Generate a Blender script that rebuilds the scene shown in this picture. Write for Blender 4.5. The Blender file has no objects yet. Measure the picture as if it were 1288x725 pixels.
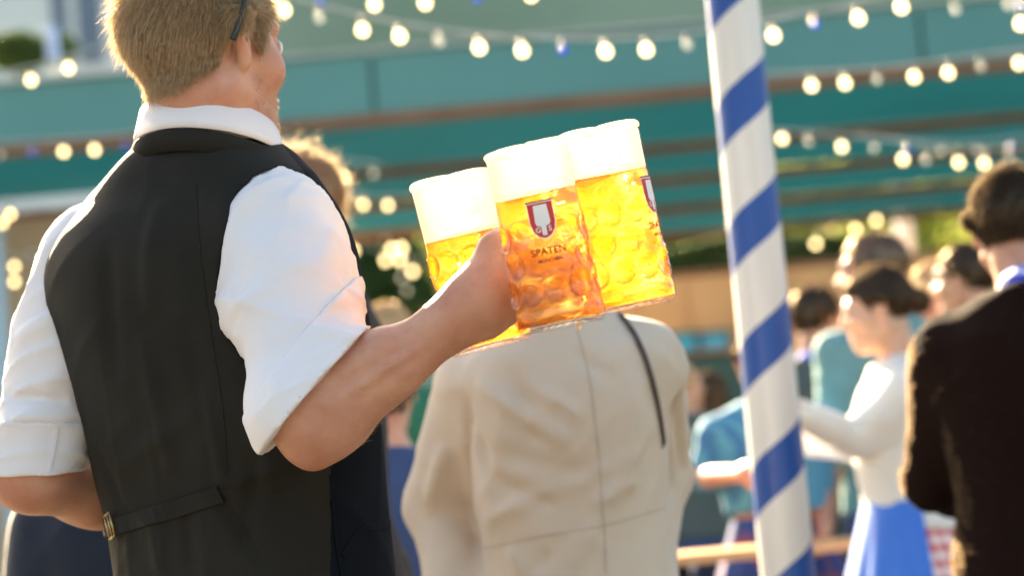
import bpy, math, random
import numpy as np
from mathutils import Vector, Matrix

R = math.radians
random.seed(7); rng = np.random.default_rng(7)
scene = bpy.context.scene
COL = scene.collection

# ------------------------------------------------------------------ camera
F = 3041.0; CX, CY = 644.0, 362.5
CAM = np.array([0.0, 0.0, 1.06]); PITCH = R(5.4); ROLL = R(5.0)
fw = np.array([0, math.cos(PITCH), math.sin(PITCH)])
u0 = np.array([0, -math.sin(PITCH), math.cos(PITCH)]); r0 = np.array([1.0, 0, 0])
cr = r0*math.cos(ROLL) - u0*math.sin(ROLL)
cu = r0*math.sin(ROLL) + u0*math.cos(ROLL)
def P(px, py, D):
    return CAM + D*(fw + cr*((px-CX)/F) + cu*((CY-py)/F))
def at_y(px, py, y):
    d = fw + cr*((px-CX)/F) + cu*((CY-py)/F)
    return CAM + d*(y/d[1])
cd = bpy.data.cameras.new('camera'); cam = bpy.data.objects.new('camera', cd); COL.objects.link(cam)
cd.sensor_width = 36; cd.lens = 36*F/1288; cd.clip_start = .1; cd.clip_end = 3000
cam.matrix_world = Matrix(((cr[0], cu[0], -fw[0], CAM[0]), (cr[1], cu[1], -fw[1], CAM[1]), (cr[2], cu[2], -fw[2], CAM[2]), (0, 0, 0, 1)))
cd.dof.use_dof = True; cd.dof.focus_distance = 2.82; cd.dof.aperture_fstop = 3.7
scene.camera = cam

# ------------------------------------------------------------------ light
SUN_EL, SUN_AZ = R(26), R(-21)       # azimuth from +Y, negative = to the left
w = bpy.data.worlds.new('World'); scene.world = w; w.use_nodes = True
nt = w.node_tree; bg = nt.nodes['Background']
sky = nt.nodes.new('ShaderNodeTexSky'); sky.sky_type = 'NISHITA'; sky.sun_disc = False
sky.sun_elevation = SUN_EL; sky.sun_rotation = SUN_AZ; sky.air_density = 1.2; sky.dust_density = 2.5
tint = nt.nodes.new('ShaderNodeMix'); tint.data_type = 'RGBA'; tint.blend_type = 'MULTIPLY'; tint.inputs[0].default_value = 1; tint.inputs[7].default_value = (1, .94, .86, 1)
nt.links.new(sky.outputs[0], tint.inputs[6]); nt.links.new(tint.outputs[2], bg.inputs[0]); bg.inputs[1].default_value = .05
sl = bpy.data.lights.new('sun', 'SUN'); sl.energy = 5.0; sl.angle = R(.6); sl.color = (1, .80, .52)
so = bpy.data.objects.new('sun', sl); COL.objects.link(so)
sd = Vector((math.sin(SUN_AZ)*math.cos(SUN_EL), math.cos(SUN_AZ)*math.cos(SUN_EL), math.sin(SUN_EL)))
so.rotation_euler = sd.to_track_quat('Z', 'Y').to_euler()
scene.view_settings.view_transform = 'Standard'; scene.view_settings.look = 'None'
scene.view_settings.exposure = 3.3; scene.view_settings.gamma = 1
try:
    scene.cycles.use_denoising = True; scene.cycles.max_bounces = 10; scene.cycles.transparent_max_bounces = 24
    scene.cycles.sample_clamp_indirect = 8
except Exception: pass

# ------------------------------------------------------------------ materials
MATS = {}
def newmat(name):
    m = bpy.data.materials.new(name); m.use_nodes = True
    return m, m.node_tree.nodes, m.node_tree.links
def mat(name, col, rough=.7, col2=None, nscale=20., namt=.5, bump=0., bscale=200., bdist=.001, sheen=0., trans=0., metal=0., sss=0., spec=.4, coord='Object', weave=0., sheen_col=None):
    if name in MATS: return MATS[name]
    m, N, L = newmat(name); b = N['Principled BSDF']
    b.inputs['Roughness'].default_value = rough; b.inputs['Metallic'].default_value = metal
    b.inputs['Specular IOR Level'].default_value = spec
    tc = N.new('ShaderNodeTexCoord')
    if col2 is None: col2 = tuple(c*.75 for c in col)
    nz = N.new('ShaderNodeTexNoise'); nz.inputs['Scale'].default_value = nscale; nz.inputs['Detail'].default_value = 5
    L.new(tc.outputs[coord], nz.inputs['Vector'])
    rp = N.new('ShaderNodeMapRange'); rp.inputs[1].default_value = .35; rp.inputs[2].default_value = .65
    L.new(nz.outputs['Fac'], rp.inputs[0])
    mx = N.new('ShaderNodeMix'); mx.data_type = 'RGBA'
    mx.inputs[6].default_value = (*col, 1); mx.inputs[7].default_value = (*col2, 1)
    ml = N.new('ShaderNodeMath'); ml.operation = 'MULTIPLY'; ml.inputs[1].default_value = namt
    L.new(rp.outputs[0], ml.inputs[0]); L.new(ml.outputs[0], mx.inputs[0]); L.new(mx.outputs[2], b.inputs['Base Color'])
    if bump:
        bn = N.new('ShaderNodeTexNoise'); bn.inputs['Scale'].default_value = bscale; bn.inputs['Detail'].default_value = 3
        L.new(tc.outputs[coord], bn.inputs['Vector'])
        bp = N.new('ShaderNodeBump'); bp.inputs['Strength'].default_value = bump; bp.inputs['Distance'].default_value = bdist
        L.new(bn.outputs['Fac'], bp.inputs['Height'])
        if weave:
            wv = N.new('ShaderNodeTexWave'); wv.inputs['Scale'].default_value = weave; wv.bands_direction = 'DIAGONAL'; wv.inputs['Distortion'].default_value = 1.5
            L.new(tc.outputs[coord], wv.inputs['Vector'])
            b2 = N.new('ShaderNodeBump'); b2.inputs['Strength'].default_value = .35; b2.inputs['Distance'].default_value = .0006
            L.new(wv.outputs['Fac'], b2.inputs['Height']); L.new(bp.outputs[0], b2.inputs['Normal']); L.new(b2.outputs[0], b.inputs['Normal'])
        else: L.new(bp.outputs[0], b.inputs['Normal'])
    if sheen:
        b.inputs['Sheen Weight'].default_value = sheen; b.inputs['Sheen Roughness'].default_value = .4
        b.inputs['Sheen Tint'].default_value = (*(sheen_col or (1, 1, 1)), 1)
    if sss:
        b.inputs['Subsurface Weight'].default_value = sss; b.inputs['Subsurface Radius'].default_value = (.02, .008, .004); b.inputs['Subsurface Scale'].default_value = .6
    if trans:
        out = N['Material Output']; tr = N.new('ShaderNodeBsdfTranslucent'); L.new(mx.outputs[2], tr.inputs[0])
        ms = N.new('ShaderNodeMixShader'); ms.inputs[0].default_value = trans
        L.new(b.outputs[0], ms.inputs[1]); L.new(tr.outputs[0], ms.inputs[2]); L.new(ms.outputs[0], out.inputs[0])
    MATS[name] = m; return m
def emit(name, col, s):
    if name in MATS: return MATS[name]
    m, N, L = newmat(name); b = N['Principled BSDF']
    b.inputs['Base Color'].default_value = (*col, 1); b.inputs['Emission Color'].default_value = (*col, 1); b.inputs['Emission Strength'].default_value = s
    MATS[name] = m; return m
def check_mat(name, c1, c2, size, kind='gingham', c3=None):
    """woven check: two crossing sets of coloured threads"""
    if name in MATS: return MATS[name]
    m, N, L = newmat(name); b = N['Principled BSDF']; b.inputs['Roughness'].default_value = .85
    tc = N.new('ShaderNodeTexCoord'); sp = N.new('ShaderNodeSeparateXYZ'); L.new(tc.outputs['Object'], sp.inputs[0])
    def band(src, width):
        d = N.new('ShaderNodeMath'); d.operation = 'DIVIDE'; d.inputs[1].default_value = size; L.new(src, d.inputs[0])
        f = N.new('ShaderNodeMath'); f.operation = 'FRACT'; L.new(d.outputs[0], f.inputs[0])
        g = N.new('ShaderNodeMath'); g.operation = 'LESS_THAN'; g.inputs[1].default_value = width; L.new(f.outputs[0], g.inputs[0]); return g.outputs[0]
    ad = N.new('ShaderNodeMath'); ad.operation = 'ADD'; L.new(sp.outputs[0], ad.inputs[0]); L.new(sp.outputs[1], ad.inputs[1])
    wd = .5 if kind == 'gingham' else .3
    h, v = band(sp.outputs[2], wd), band(ad.outputs[0], wd)
    s = N.new('ShaderNodeMath'); s.operation = 'ADD'; L.new(h, s.inputs[0]); L.new(v, s.inputs[1])
    hl = N.new('ShaderNodeMath'); hl.operation = 'MULTIPLY'; hl.inputs[1].default_value = .5; L.new(s.outputs[0], hl.inputs[0])
    mx = N.new('ShaderNodeMix'); mx.data_type = 'RGBA'; mx.inputs[6].default_value = (*c2, 1); mx.inputs[7].default_value = (*c1, 1)
    L.new(hl.outputs[0], mx.inputs[0]); L.new(mx.outputs[2], b.inputs['Base Color'])
    MATS[name] = m; return m

skin = mat('skin', (.54, .29, .195), .46, (.42, .17, .11), 19, .8, .6, 380, .0006, sss=.12, spec=.35)
skin_pale = mat('skin_pale', (.66, .38, .26), .5, (.55, .29, .19), 22, .6, .2, 300, .0006, sss=.12)
white_cotton = mat('white_cotton', (.80, .765, .775), .75, (.75, .71, .73), 9, .5, .25, 160, .0008, trans=.12, weave=0, sheen=.15)
white_soft = mat('white_knit', (.80, .78, .72), .85, (.72, .70, .64), 14, .5, .4, 90, .002, trans=.15)
cream_cloth = mat('cream_cloth', (.78, .68, .48), .85, (.7, .6, .42), 14, .5, trans=.2)
vest_back = mat('vest_satin', (.0205, .0190, .0155), .78, (.014, .013, .011), 7, .8, .5, 260, .0008, weave=420, spec=.14)
vest_front = mat('vest_wool', (.004, .006, .010), .85, (.003, .004, .007), 20, .7, .4, 300, .001, spec=.1)
beige_cotton = mat('beige_cotton', (.60, .49, .38), .72, (.54, .44, .335), 8, .6, .25, 220, .0008, trans=.06, sheen=.2)
seam_mat = mat('seam_thread', (.50, .40, .30), .8)
dark_leather = mat('dark_leather', (.06, .035, .025), .5)
brown_wool = mat('brown_wool', (.011, .0055, .004), .95, (.012, .005, .004), 60, .8, .9, 260, .003, spec=.08)
navy_wool = mat('navy_wool', (.005, .010, .022), .9, (.008, .014, .03), 30, .8, sheen=.3)
grey_wool = mat('grey_wool', (.06, .08, .085), .9, sheen=.3)
blue_shirt = mat('blue_shirt', (.04, .09, .55), .8, trans=.1)
teal_shirt = mat('teal_shirt', (.17, .34, .36), .8, trans=.15)
green_cloth = mat('green_cloth', (.02, .14, .08), .8)
denim = mat('denim_cloth', (.03, .06, .16), .85)
black_cloth = mat('black_cloth', (.012, .012, .014), .85)
blue_skirt = mat('blue_satin', (.05, .2, .72), .55, (.035, .15, .6), 10, .6, trans=.12, sheen=.2)
gingham_blue = check_mat('gingham_blue', (.01, .03, .5), (.5, .54, .8), .02)
gingham_red = check_mat('gingham_red', (.52, .02, .02), (.8, .75, .72), .04)
tartan = check_mat('tartan_cloth', (.30, .06, .04), (.02, .05, .2), .11, 'tartan')
blue_check = check_mat('blue_check', (.015, .09, .28), (.10, .34, .42), .03)
plastic_black = mat('black_plastic', (.015, .02, .02), .3)
brass = mat('brass', (.35, .25, .12), .35, metal=.9)
wood_light = mat('light_wood', (.55, .3, .12), .5, (.42, .22, .08), 6, .7)
wood_brown = mat('brown_wood', (.27, .14, .075), .7, (.2, .10, .05), 3, .8)

def hairmat(name, c, c2, tl=.35, tw=.45, gw=.1):
    m, N, L = newmat(name); N.remove(N['Principled BSDF']); out = N['Material Output']
    tc = N.new('ShaderNodeTexCoord'); nz = N.new('ShaderNodeTexNoise'); nz.inputs['Scale'].default_value = 160; L.new(tc.outputs['Object'], nz.inputs[0])
    mr = N.new('ShaderNodeMapRange'); mr.inputs[1].default_value = .38; mr.inputs[2].default_value = .62; L.new(nz.outputs[0], mr.inputs[0])
    mx = N.new('ShaderNodeMix'); mx.data_type = 'RGBA'; mx.inputs[6].default_value = (*c, 1); mx.inputs[7].default_value = (*c2, 1); L.new(mr.outputs[0], mx.inputs[0])
    d = N.new('ShaderNodeBsdfDiffuse'); t = N.new('ShaderNodeBsdfTranslucent'); g = N.new('ShaderNodeBsdfGlossy'); g.inputs['Roughness'].default_value = .35
    L.new(mx.outputs[2], d.inputs[0]); m3 = N.new('ShaderNodeMix'); m3.data_type = 'RGBA'; m3.inputs[0].default_value = tw; m3.inputs[7].default_value = (.85, .62, .38, 1); L.new(mx.outputs[2], m3.inputs[6]); L.new(m3.outputs[2], t.inputs[0]); g.inputs[0].default_value = (.9, .75, .55, 1)
    a = N.new('ShaderNodeMixShader'); a.inputs[0].default_value = tl; L.new(d.outputs[0], a.inputs[1]); L.new(t.outputs[0], a.inputs[2])
    b = N.new('ShaderNodeMixShader'); b.inputs[0].default_value = gw; L.new(a.outputs[0], b.inputs[1]); L.new(g.outputs[0], b.inputs[2]); L.new(b.outputs[0], out.inputs[0])
    MATS[name] = m; return m
hair_sandy = hairmat('sandy_hair', (.52, .39, .24), (.36, .25, .14), .4)
wool_rim_nap = hairmat('wool_rim_nap', (.02, .010, .006), (.012, .006, .004), .6, .55, .0)
hair_blond = hairmat('blond_hair', (.62, .45, .22), (.4, .26, .11), .5)
hair_dark = hairmat('dark_hair', (.028, .013, .008), (.012, .007, .005), .35, .3, .04)
hair_brown = hairmat('brown_hair', (.09, .045, .025), (.05, .026, .014), .45)
hair_frizz = hairmat('dark_blond_hair', (.30, .20, .10), (.16, .10, .05), .7)

# ------------------------------------------------------------------ mesh helpers
def tag(o, label=None, cat=None, group=None, kind=None):
    if label: o['label'] = label
    if cat: o['category'] = cat
    if group: o['group'] = group
    if kind: o['kind'] = kind
    return o
def empty(name, loc, label=None, cat=None, group=None, rz=0):
    o = bpy.data.objects.new(name, None); COL.objects.link(o); o.location = [float(c) for c in loc]; o.rotation_euler = (0, 0, rz)
    o.empty_display_size = .1
    return tag(o, label, cat, group)
def mesh(name, V, Fc, m, parent=None, smooth=True, origin=None, mi=None):
    """link one mesh; V in world coordinates unless origin is given"""
    V = np.asarray(V, dtype=np.float64)
    if origin is not None: V = V - np.asarray(origin)
    me = bpy.data.meshes.new(name)
    if isinstance(Fc, np.ndarray):
        n, k = Fc.shape
        me.vertices.add(len(V)); me.vertices.foreach_set('co', V.astype(np.float32).ravel())
        me.loops.add(n*k); me.loops.foreach_set('vertex_index', Fc.astype(np.int32).ravel())
        me.polygons.add(n); me.polygons.foreach_set('loop_start', np.arange(0, n*k, k, dtype=np.int32))
        me.update(calc_edges=True)
    else:
        me.from_pydata([tuple(v) for v in V], [], Fc)
    for mm in (m if isinstance(m, (list, tuple)) else [m]): me.materials.append(mm)
    if mi is not None: me.polygons.foreach_set('material_index', np.asarray(mi, dtype=np.int32))
    if smooth: me.polygons.foreach_set('use_smooth', np.ones(len(me.polygons), dtype=bool))
    me.validate(); me.update()
    o = bpy.data.objects.new(name, me); COL.objects.link(o)
    if parent is not None: o.parent = parent
    elif origin is not None: o.location = [float(c) for c in origin]
    return o
class MB:
    def __init__(s): s.V = []; s.F = []
    def add(s, V, Fc):
        n = len(s.V); s.V += [tuple(map(float, v)) for v in V]; s.F += [tuple(int(i)+n for i in f) for f in Fc]; return s
    def box(s, lo, hi, M=None, bev=0.0):
        x0, y0, z0 = lo; x1, y1, z1 = hi
        if bev <= 0:
            V = [(x0,y0,z0),(x1,y0,z0),(x1,y1,z0),(x0,y1,z0),(x0,y0,z1),(x1,y0,z1),(x1,y1,z1),(x0,y1,z1)]
            Fc = [(0,3,2,1),(4,5,6,7),(0,1,5,4),(1,2,6,5),(2,3,7,6),(3,0,4,7)]
        else:
            b = bev
            ring = lambda z, i: [(x0+i,y0,z),(x1-i,y0,z),(x1,y0+i,z),(x1,y1-i,z),(x1-i,y1,z),(x0+i,y1,z),(x0,y1-i,z),(x0,y0+i,z)]
            def rg(z, i): # inset ring
                return [(x0+i+b,y0+i,z),(x1-i-b,y0+i,z),(x1-i,y0+i+b,z),(x1-i,y1-i-b,z),(x1-i-b,y1-i,z),(x0+i+b,y1-i,z),(x0+i,y1-i-b,z),(x0+i,y0+i+b,z)]
            V = rg(z0, b*.7)+rg(z0+b, 0)+rg(z1-b, 0)+rg(z1, b*.7); Fc = [tuple(range(7,-1,-1)), tuple(range(24,32))]
            for k in range(3):
                for i in range(8): Fc.append((k*8+i, k*8+(i+1) % 8, k*8+8+(i+1) % 8, k*8+8+i))
        if M is not None: V = [tuple(M @ Vector(v)) for v in V]
        return s.add(V, Fc)
    def tube(s, pts, rad, n=10, cap=True):
        pts = [np.asarray(p, float) for p in pts]; V = []; Fc = []
        if not hasattr(rad, '__len__'): rad = [rad]*len(pts)
        up = np.array([0.03, .02, 1.0]); prev = None
        for i, p in enumerate(pts):
            t = pts[min(i+1, len(pts)-1)]-pts[max(i-1, 0)]; t /= np.linalg.norm(t)+1e-12
            if prev is None:
                a = np.cross(t, up if abs(t @ up) < .95 else np.array([1.0, 0, 0]))
            else: a = prev - t*(prev @ t)
            a /= np.linalg.norm(a); prev = a; b = np.cross(t, a)
            for k in range(n):
                q = 2*math.pi*k/n; V.append(p+rad[i]*(a*math.cos(q)+b*math.sin(q)))
        for i in range(len(pts)-1):
            for k in range(n): Fc.append((i*n+k, i*n+(k+1) % n, (i+1)*n+(k+1) % n, (i+1)*n+k))
        if cap: Fc += [tuple(range(n-1, -1, -1)), tuple(range((len(pts)-1)*n, len(pts)*n))]
        return s.add(V, Fc)
    def lathe(s, prof, c, ax=(0, 0, 1), n=20):
        ax = np.asarray(ax, float); ax /= np.linalg.norm(ax)
        a = np.cross(ax, [0, 1, .1]); a /= np.linalg.norm(a); b = np.cross(ax, a); V = []; Fc = []
        for r, z in prof:
            for k in range(n):
                q = 2*math.pi*k/n; V.append(np.asarray(c)+ax*z+r*(a*math.cos(q)+b*math.sin(q)))
        for i in range(len(prof)-1):
            for k in range(n): Fc.append((i*n+k, i*n+(k+1) % n, (i+1)*n+(k+1) % n, (i+1)*n+k))
        Fc += [tuple(range(n-1, -1, -1)), tuple(range((len(prof)-1)*n, len(prof)*n))]
        return s.add(V, Fc)
    def build(s, name, m, parent=None, smooth=False, origin=None):
        return mesh(name, s.V, s.F, m, parent, smooth, origin)
def catmull(pts, n=8):
    p = [np.asarray(q, float) for q in pts]; p = [2*p[0]-p[1]]+p+[2*p[-1]-p[-2]]; out = []
    for i in range(1, len(p)-2):
        for k in range(n):
            t = k/n
            out.append(.5*((2*p[i])+(-p[i-1]+p[i+1])*t+(2*p[i-1]-5*p[i]+4*p[i+1]-p[i+2])*t*t+(-p[i-1]+3*p[i]-3*p[i+1]+p[i+2])*t**3))
    out.append(p[-2]); return np.array(out)

# ------------------------------------------------------------------ distance-field modelling
def A(*v): return np.array(v, dtype=np.float64)
def nrm(v): v = np.asarray(v, float); return v/np.linalg.norm(v)
def cap(a, b, ra, rb=None):
    a = np.asarray(a, float); b = np.asarray(b, float); rb = ra if rb is None else rb; ab = b-a; L2 = float(ab @ ab)+1e-12
    def f(p):
        t = np.clip(((p-a) @ ab)/L2, 0, 1); q = p-a-t[:, None]*ab
        return np.sqrt((q*q).sum(1))-(ra+(rb-ra)*t)
    return f
def ell(c, r, M=None):
    c = np.asarray(c, float); r = np.asarray(r, float)
    def f(p):
        q = p-c
        if M is not None: q = q @ M          # columns of M = local axes
        k0 = np.sqrt(((q/r)**2).sum(1)); k1 = np.sqrt(((q/(r*r))**2).sum(1))+1e-9
        return k0*(k0-1)/k1
    return f
def smin(a, b, k):
    h = np.maximum(k-np.abs(a-b), 0)/k; return np.minimum(a, b)-h*h*k*.25
def smax(a, b, k): return -smin(-a, -b, k)
def U(fs, k=.02):
    def f(p):
        d = fs[0](p)
        for g in fs[1:]: d = smin(d, g(p), k)
        return d
    return f
def inter(f, g, k=0):
    return (lambda p: np.maximum(f(p), g(p))) if k == 0 else (lambda p: smax(f(p), g(p), k))
def plane(c, n):
    c = np.asarray(c, float); n = nrm(n); return lambda p: (p-c) @ n
def neg(f): return lambda p: -f(p)
def off(f, e): return lambda p: f(p)-e
def loft(secs, rt, fd, n=2.3, ends=.0):
    """secs: (centre, a, b) with rising z"""
    S = np.array([[*c, a, b] for c, a, b in secs]); D = catmull(S, 10); o = np.argsort(D[:, 2]); D = D[o]; Z = D[:, 2]
    z0, z1 = Z[0], Z[-1]
    def f(p):
        z = np.clip(p[:, 2], z0, z1)
        cx = np.interp(z, Z, D[:, 0]); cy = np.interp(z, Z, D[:, 1]); a = np.interp(z, Z, D[:, 3]); b = np.interp(z, Z, D[:, 4])
        qx = p[:, 0]-cx; qy = p[:, 1]-cy
        u = np.abs(qx*rt[0]+qy*rt[1])/a; v = np.abs(qx*fd[0]+qy*fd[1])/b
        rho = (u**n+v**n+1e-12)**(1/n); d = (rho-1)*np.minimum(a, b)
        return smax(d, np.maximum(p[:, 2]-z1, z0-p[:, 2]), .02)
    return f
def wob(f, amp, freq, seed=0, st=(1, 1, 1)):
    rg = np.random.default_rng(seed); W = rg.normal(size=(7, 3))*freq*np.array(st); ph = rg.uniform(0, 6.28, 7)
    def g(p):
        s = 0
        for i in range(7): s = s+np.sin(p @ W[i]+ph[i])
        return f(p)+amp*s/2.6
    return g
def drape(f, amp, freq, seed=0, st=(1, 1, 1), band=.05, lim=None):
    """sharp soft-sided creases: ridged sum of waves with a wandering phase"""
    rg = np.random.default_rng(seed); W = [rg.normal(size=3)*freq*np.array(st) for _ in range(4)]; Wb = [rg.normal(size=3)*freq*.45 for _ in range(4)]; ph = rg.uniform(0, 6.28, 8)
    def g(p):
        d = f(p); m = np.abs(d) < band
        if not m.any(): return d
        q = p[m]; s = 0
        for i in range(4):
            n = np.sin(q @ W[i]+ph[i]+2.2*np.sin(q @ Wb[i]+ph[i+4])); gate = .5+.5*np.sin(q @ Wb[(i+1) % 4]*1.7+ph[3-i])
            s = s+(1-np.sqrt(n*n+.006))**3*gate
        if lim is not None: s = s*lim(q)
        d = d.copy(); d[m] -= amp*s; return d
    return g
def folds(f, L):
    """L: (A, B, width, amp): soft ridges (+) or creases (-) along segments"""
    segs = []
    for it in L:
        a, b, w_, am = it[:4]
        nn = None
        if isinstance(a, tuple): nn = nrm(a[1]+b[1]); a, b = a[0], b[0]
        segs.append((np.asarray(a, float), np.asarray(b, float), w_, am, nn))
    def g(p):
        d = f(p); m = np.abs(d) < .05
        if not m.any(): return d
        q = p[m]; s = np.zeros(len(q))
        for a, b, w_, am, nn in segs:
            ab = b-a; t0 = ((q-a) @ ab)/float(ab @ ab); t = np.clip(t0, 0, 1); r = q-a-t[:, None]*ab
            if nn is not None: r = r-nn*((r @ nn)*.85)[:, None]
            s += am*np.exp(-(r*r).sum(1)/(w_*w_))*np.sin(np.clip(t, .0, 1)*math.pi)**.5
        d = d.copy(); d[m] -= s; return d
    return g
EDG = [(i, j) for i in range(8) for j in range(i+1, 8) if bin(i ^ j).count('1') == 1]
def nets(f, lo, hi, h, B=6):
    lo = np.asarray(lo, float); nb = np.ceil((np.asarray(hi, float)-lo)/(h*B)).astype(int)+1
    n = nb*B
    g = np.stack(np.meshgrid(*[np.arange(k) for k in nb], indexing='ij'), -1).reshape(-1, 3)
    dc = f(lo+(g*B+(B-1)/2)*h)
    act = np.abs(dc) < h*B*1.05+.006
    D = np.repeat(np.repeat(np.repeat(np.where(dc > 0, 1., -1.).reshape(nb).astype(np.float32), B, 0), B, 1), B, 2)
    ga = g[act]; sub = np.stack(np.meshgrid(*[np.arange(B)]*3, indexing='ij'), -1).reshape(-1, 3)
    am = np.zeros(tuple(nb), bool); am.reshape(-1)[act] = True
    for i in range(0, len(ga), 3000):
        ix = (ga[i:i+3000, None, :]*B+sub[None]).reshape(-1, 3)
        D[ix[:, 0], ix[:, 1], ix[:, 2]] = f(lo+ix*h)
    s = D < 0
    cnt = np.zeros(tuple(n-1), np.int8)
    for dx in (0, 1):
        for dy in (0, 1):
            for dz in (0, 1): cnt += s[dx:n[0]-1+dx, dy:n[1]-1+dy, dz:n[2]-1+dz]
    c = np.argwhere((cnt > 0) & (cnt < 8))
    cv = np.stack([D[c[:, 0]+(k >> 2 & 1), c[:, 1]+(k >> 1 & 1), c[:, 2]+(k & 1)] for k in range(8)], 1).astype(np.float64)
    acc = np.zeros((len(c), 3)); num = np.zeros(len(c))
    off8 = np.array([[(k >> 2) & 1, (k >> 1) & 1, k & 1] for k in range(8)], float)
    for i, j in EDG:
        m = (cv[:, i] < 0) != (cv[:, j] < 0); t = cv[m, i]/(cv[m, i]-cv[m, j])
        acc[m] += off8[i]+t[:, None]*(off8[j]-off8[i]); num[m] += 1
    V = lo+(c+acc/num[:, None])*h
    idx = -np.ones(tuple(n-1), np.int32); idx[c[:, 0], c[:, 1], c[:, 2]] = np.arange(len(c))
    Q = []
    for ax in range(3):
        sl0 = [slice(None)]*3; sl1 = [slice(None)]*3; sl0[ax] = slice(0, -1); sl1[ax] = slice(1, None)
        e = np.argwhere(s[tuple(sl0)] != s[tuple(sl1)])
        b, c2 = (ax+1) % 3, (ax+2) % 3
        e = e[(e[:, b] > 0) & (e[:, c2] > 0) & (e[:, b] < n[b]-1) & (e[:, c2] < n[c2]-1) & (e[:, ax] < n[ax]-1)]
        o1 = np.zeros(3, int); o1[b] = 1; o2 = np.zeros(3, int); o2[c2] = 1
        q = np.stack([idx[tuple((e-o).T)] for o in (o1+o2, o2, o1*0, o1)], 1)
        fl = s[tuple(e.T)]; q[~fl] = q[~fl][:, ::-1]
        Q.append(q[(q >= 0).all(1)])
    return V, np.concatenate(Q)
def sdf_obj(name, f, lo, hi, h, m, parent=None, origin=None, mi_fn=None):
    V, Q = nets(f, lo, hi, h)
    mi = None
    if mi_fn is not None:
        cen = V[Q].mean(1); mi = mi_fn(cen)
    return mesh(name, V, Q, m, parent, True, origin, mi)
def hit(f, px, py, t0=2.2, t1=8):
    d = fw+cr*((px-CX)/F)+cu*((CY-py)/F); t = t0
    for _ in range(160):
        v = float(f((CAM+d*t)[None])[0])
        if v < 2e-4: break
        t += max(v*.6, 2e-4)
        if t > t1: break
    p = CAM+d*t; e = 1e-3
    g = A(*[float(f((p+e*np.eye(3)[i])[None])[0]-f((p-e*np.eye(3)[i])[None])[0]) for i in range(3)])
    return p, nrm(g)
def ribbon(name, pts, nrms, width, thick, m, parent, origin):
    """a strip of cloth lying on a surface"""
    V = []; Fc = []; n = len(pts)
    for i in range(n):
        t = nrm(pts[min(i+1, n-1)]-pts[max(i-1, 0)]); s = nrm(np.cross(t, nrms[i])); w_ = width if not hasattr(width, '__len__') else width[i]
        for a_, b_ in ((-.5, 0), (-.46, 1), (.46, 1), (.5, 0)): V.append(pts[i]+s*w_*a_+nrms[i]*thick*(b_*1.0-.3))
    for i in range(n-1):
        for k in range(4): Fc.append((i*4+k, i*4+(k+1) % 4, i*4+4+(k+1) % 4, i*4+4+k))
    Fc += [(3, 2, 1, 0), tuple(range((n-1)*4, n*4))]
    return mesh(name, V, Fc, m, parent, False, origin)
def strands(V, Nn, count, length, width, flow, lift, seed=1, curl=0.0, lvar=.35):
    """hair strands as thin tapered ribbons rooted on given points"""
    rg = np.random.default_rng(seed); i = rg.integers(0, len(V), count); p = V[i]+rg.normal(size=(count, 3))*.0015; n = Nn[i]
    fl = flow(p) if callable(flow) else np.tile(np.asarray(flow, float), (count, 1))
    fl = fl-n*(fl*n).sum(1)[:, None]; fl /= np.linalg.norm(fl, axis=1)[:, None]+1e-9
    d = n*lift+fl+rg.normal(size=(count, 3))*(.22+curl); d /= np.linalg.norm(d, axis=1)[:, None]
    L = length*(1+lvar*rg.normal(size=count))[:, None]; L = np.clip(L, length*.3, length*2.2)
    side = np.cross(d, rg.normal(size=(count, 3))); side /= np.linalg.norm(side, axis=1)[:, None]
    K = 3; Vs = []
    for k in range(K+1):
        t = k/K
        c = p-n*.001+d*L*t+fl*L*.25*t*t*(1 if curl < .3 else 0)+rg.normal(size=(count, 3))*L*curl*.35*t
        w_ = width*(1-.8*t)
        Vs += [c-side*w_/2, c+side*w_/2]
    Vs = np.stack(Vs, 1).reshape(-1, 3); b = np.arange(count)*(2*(K+1)); Q = []
    for k in range(K): Q.append(np.stack([b+2*k, b+2*k+1, b+2*k+3, b+2*k+2], 1))
    return Vs, np.concatenate(Q)
def grad(f, V):
    e = 1e-3; return np.stack([f(V+np.eye(3)[i]*e)-f(V-np.eye(3)[i]*e) for i in range(3)], 1)
def ngrad(f, V):
    g = grad(f, V); return g/(np.linalg.norm(g, axis=1)[:, None]+1e-9)

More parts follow.
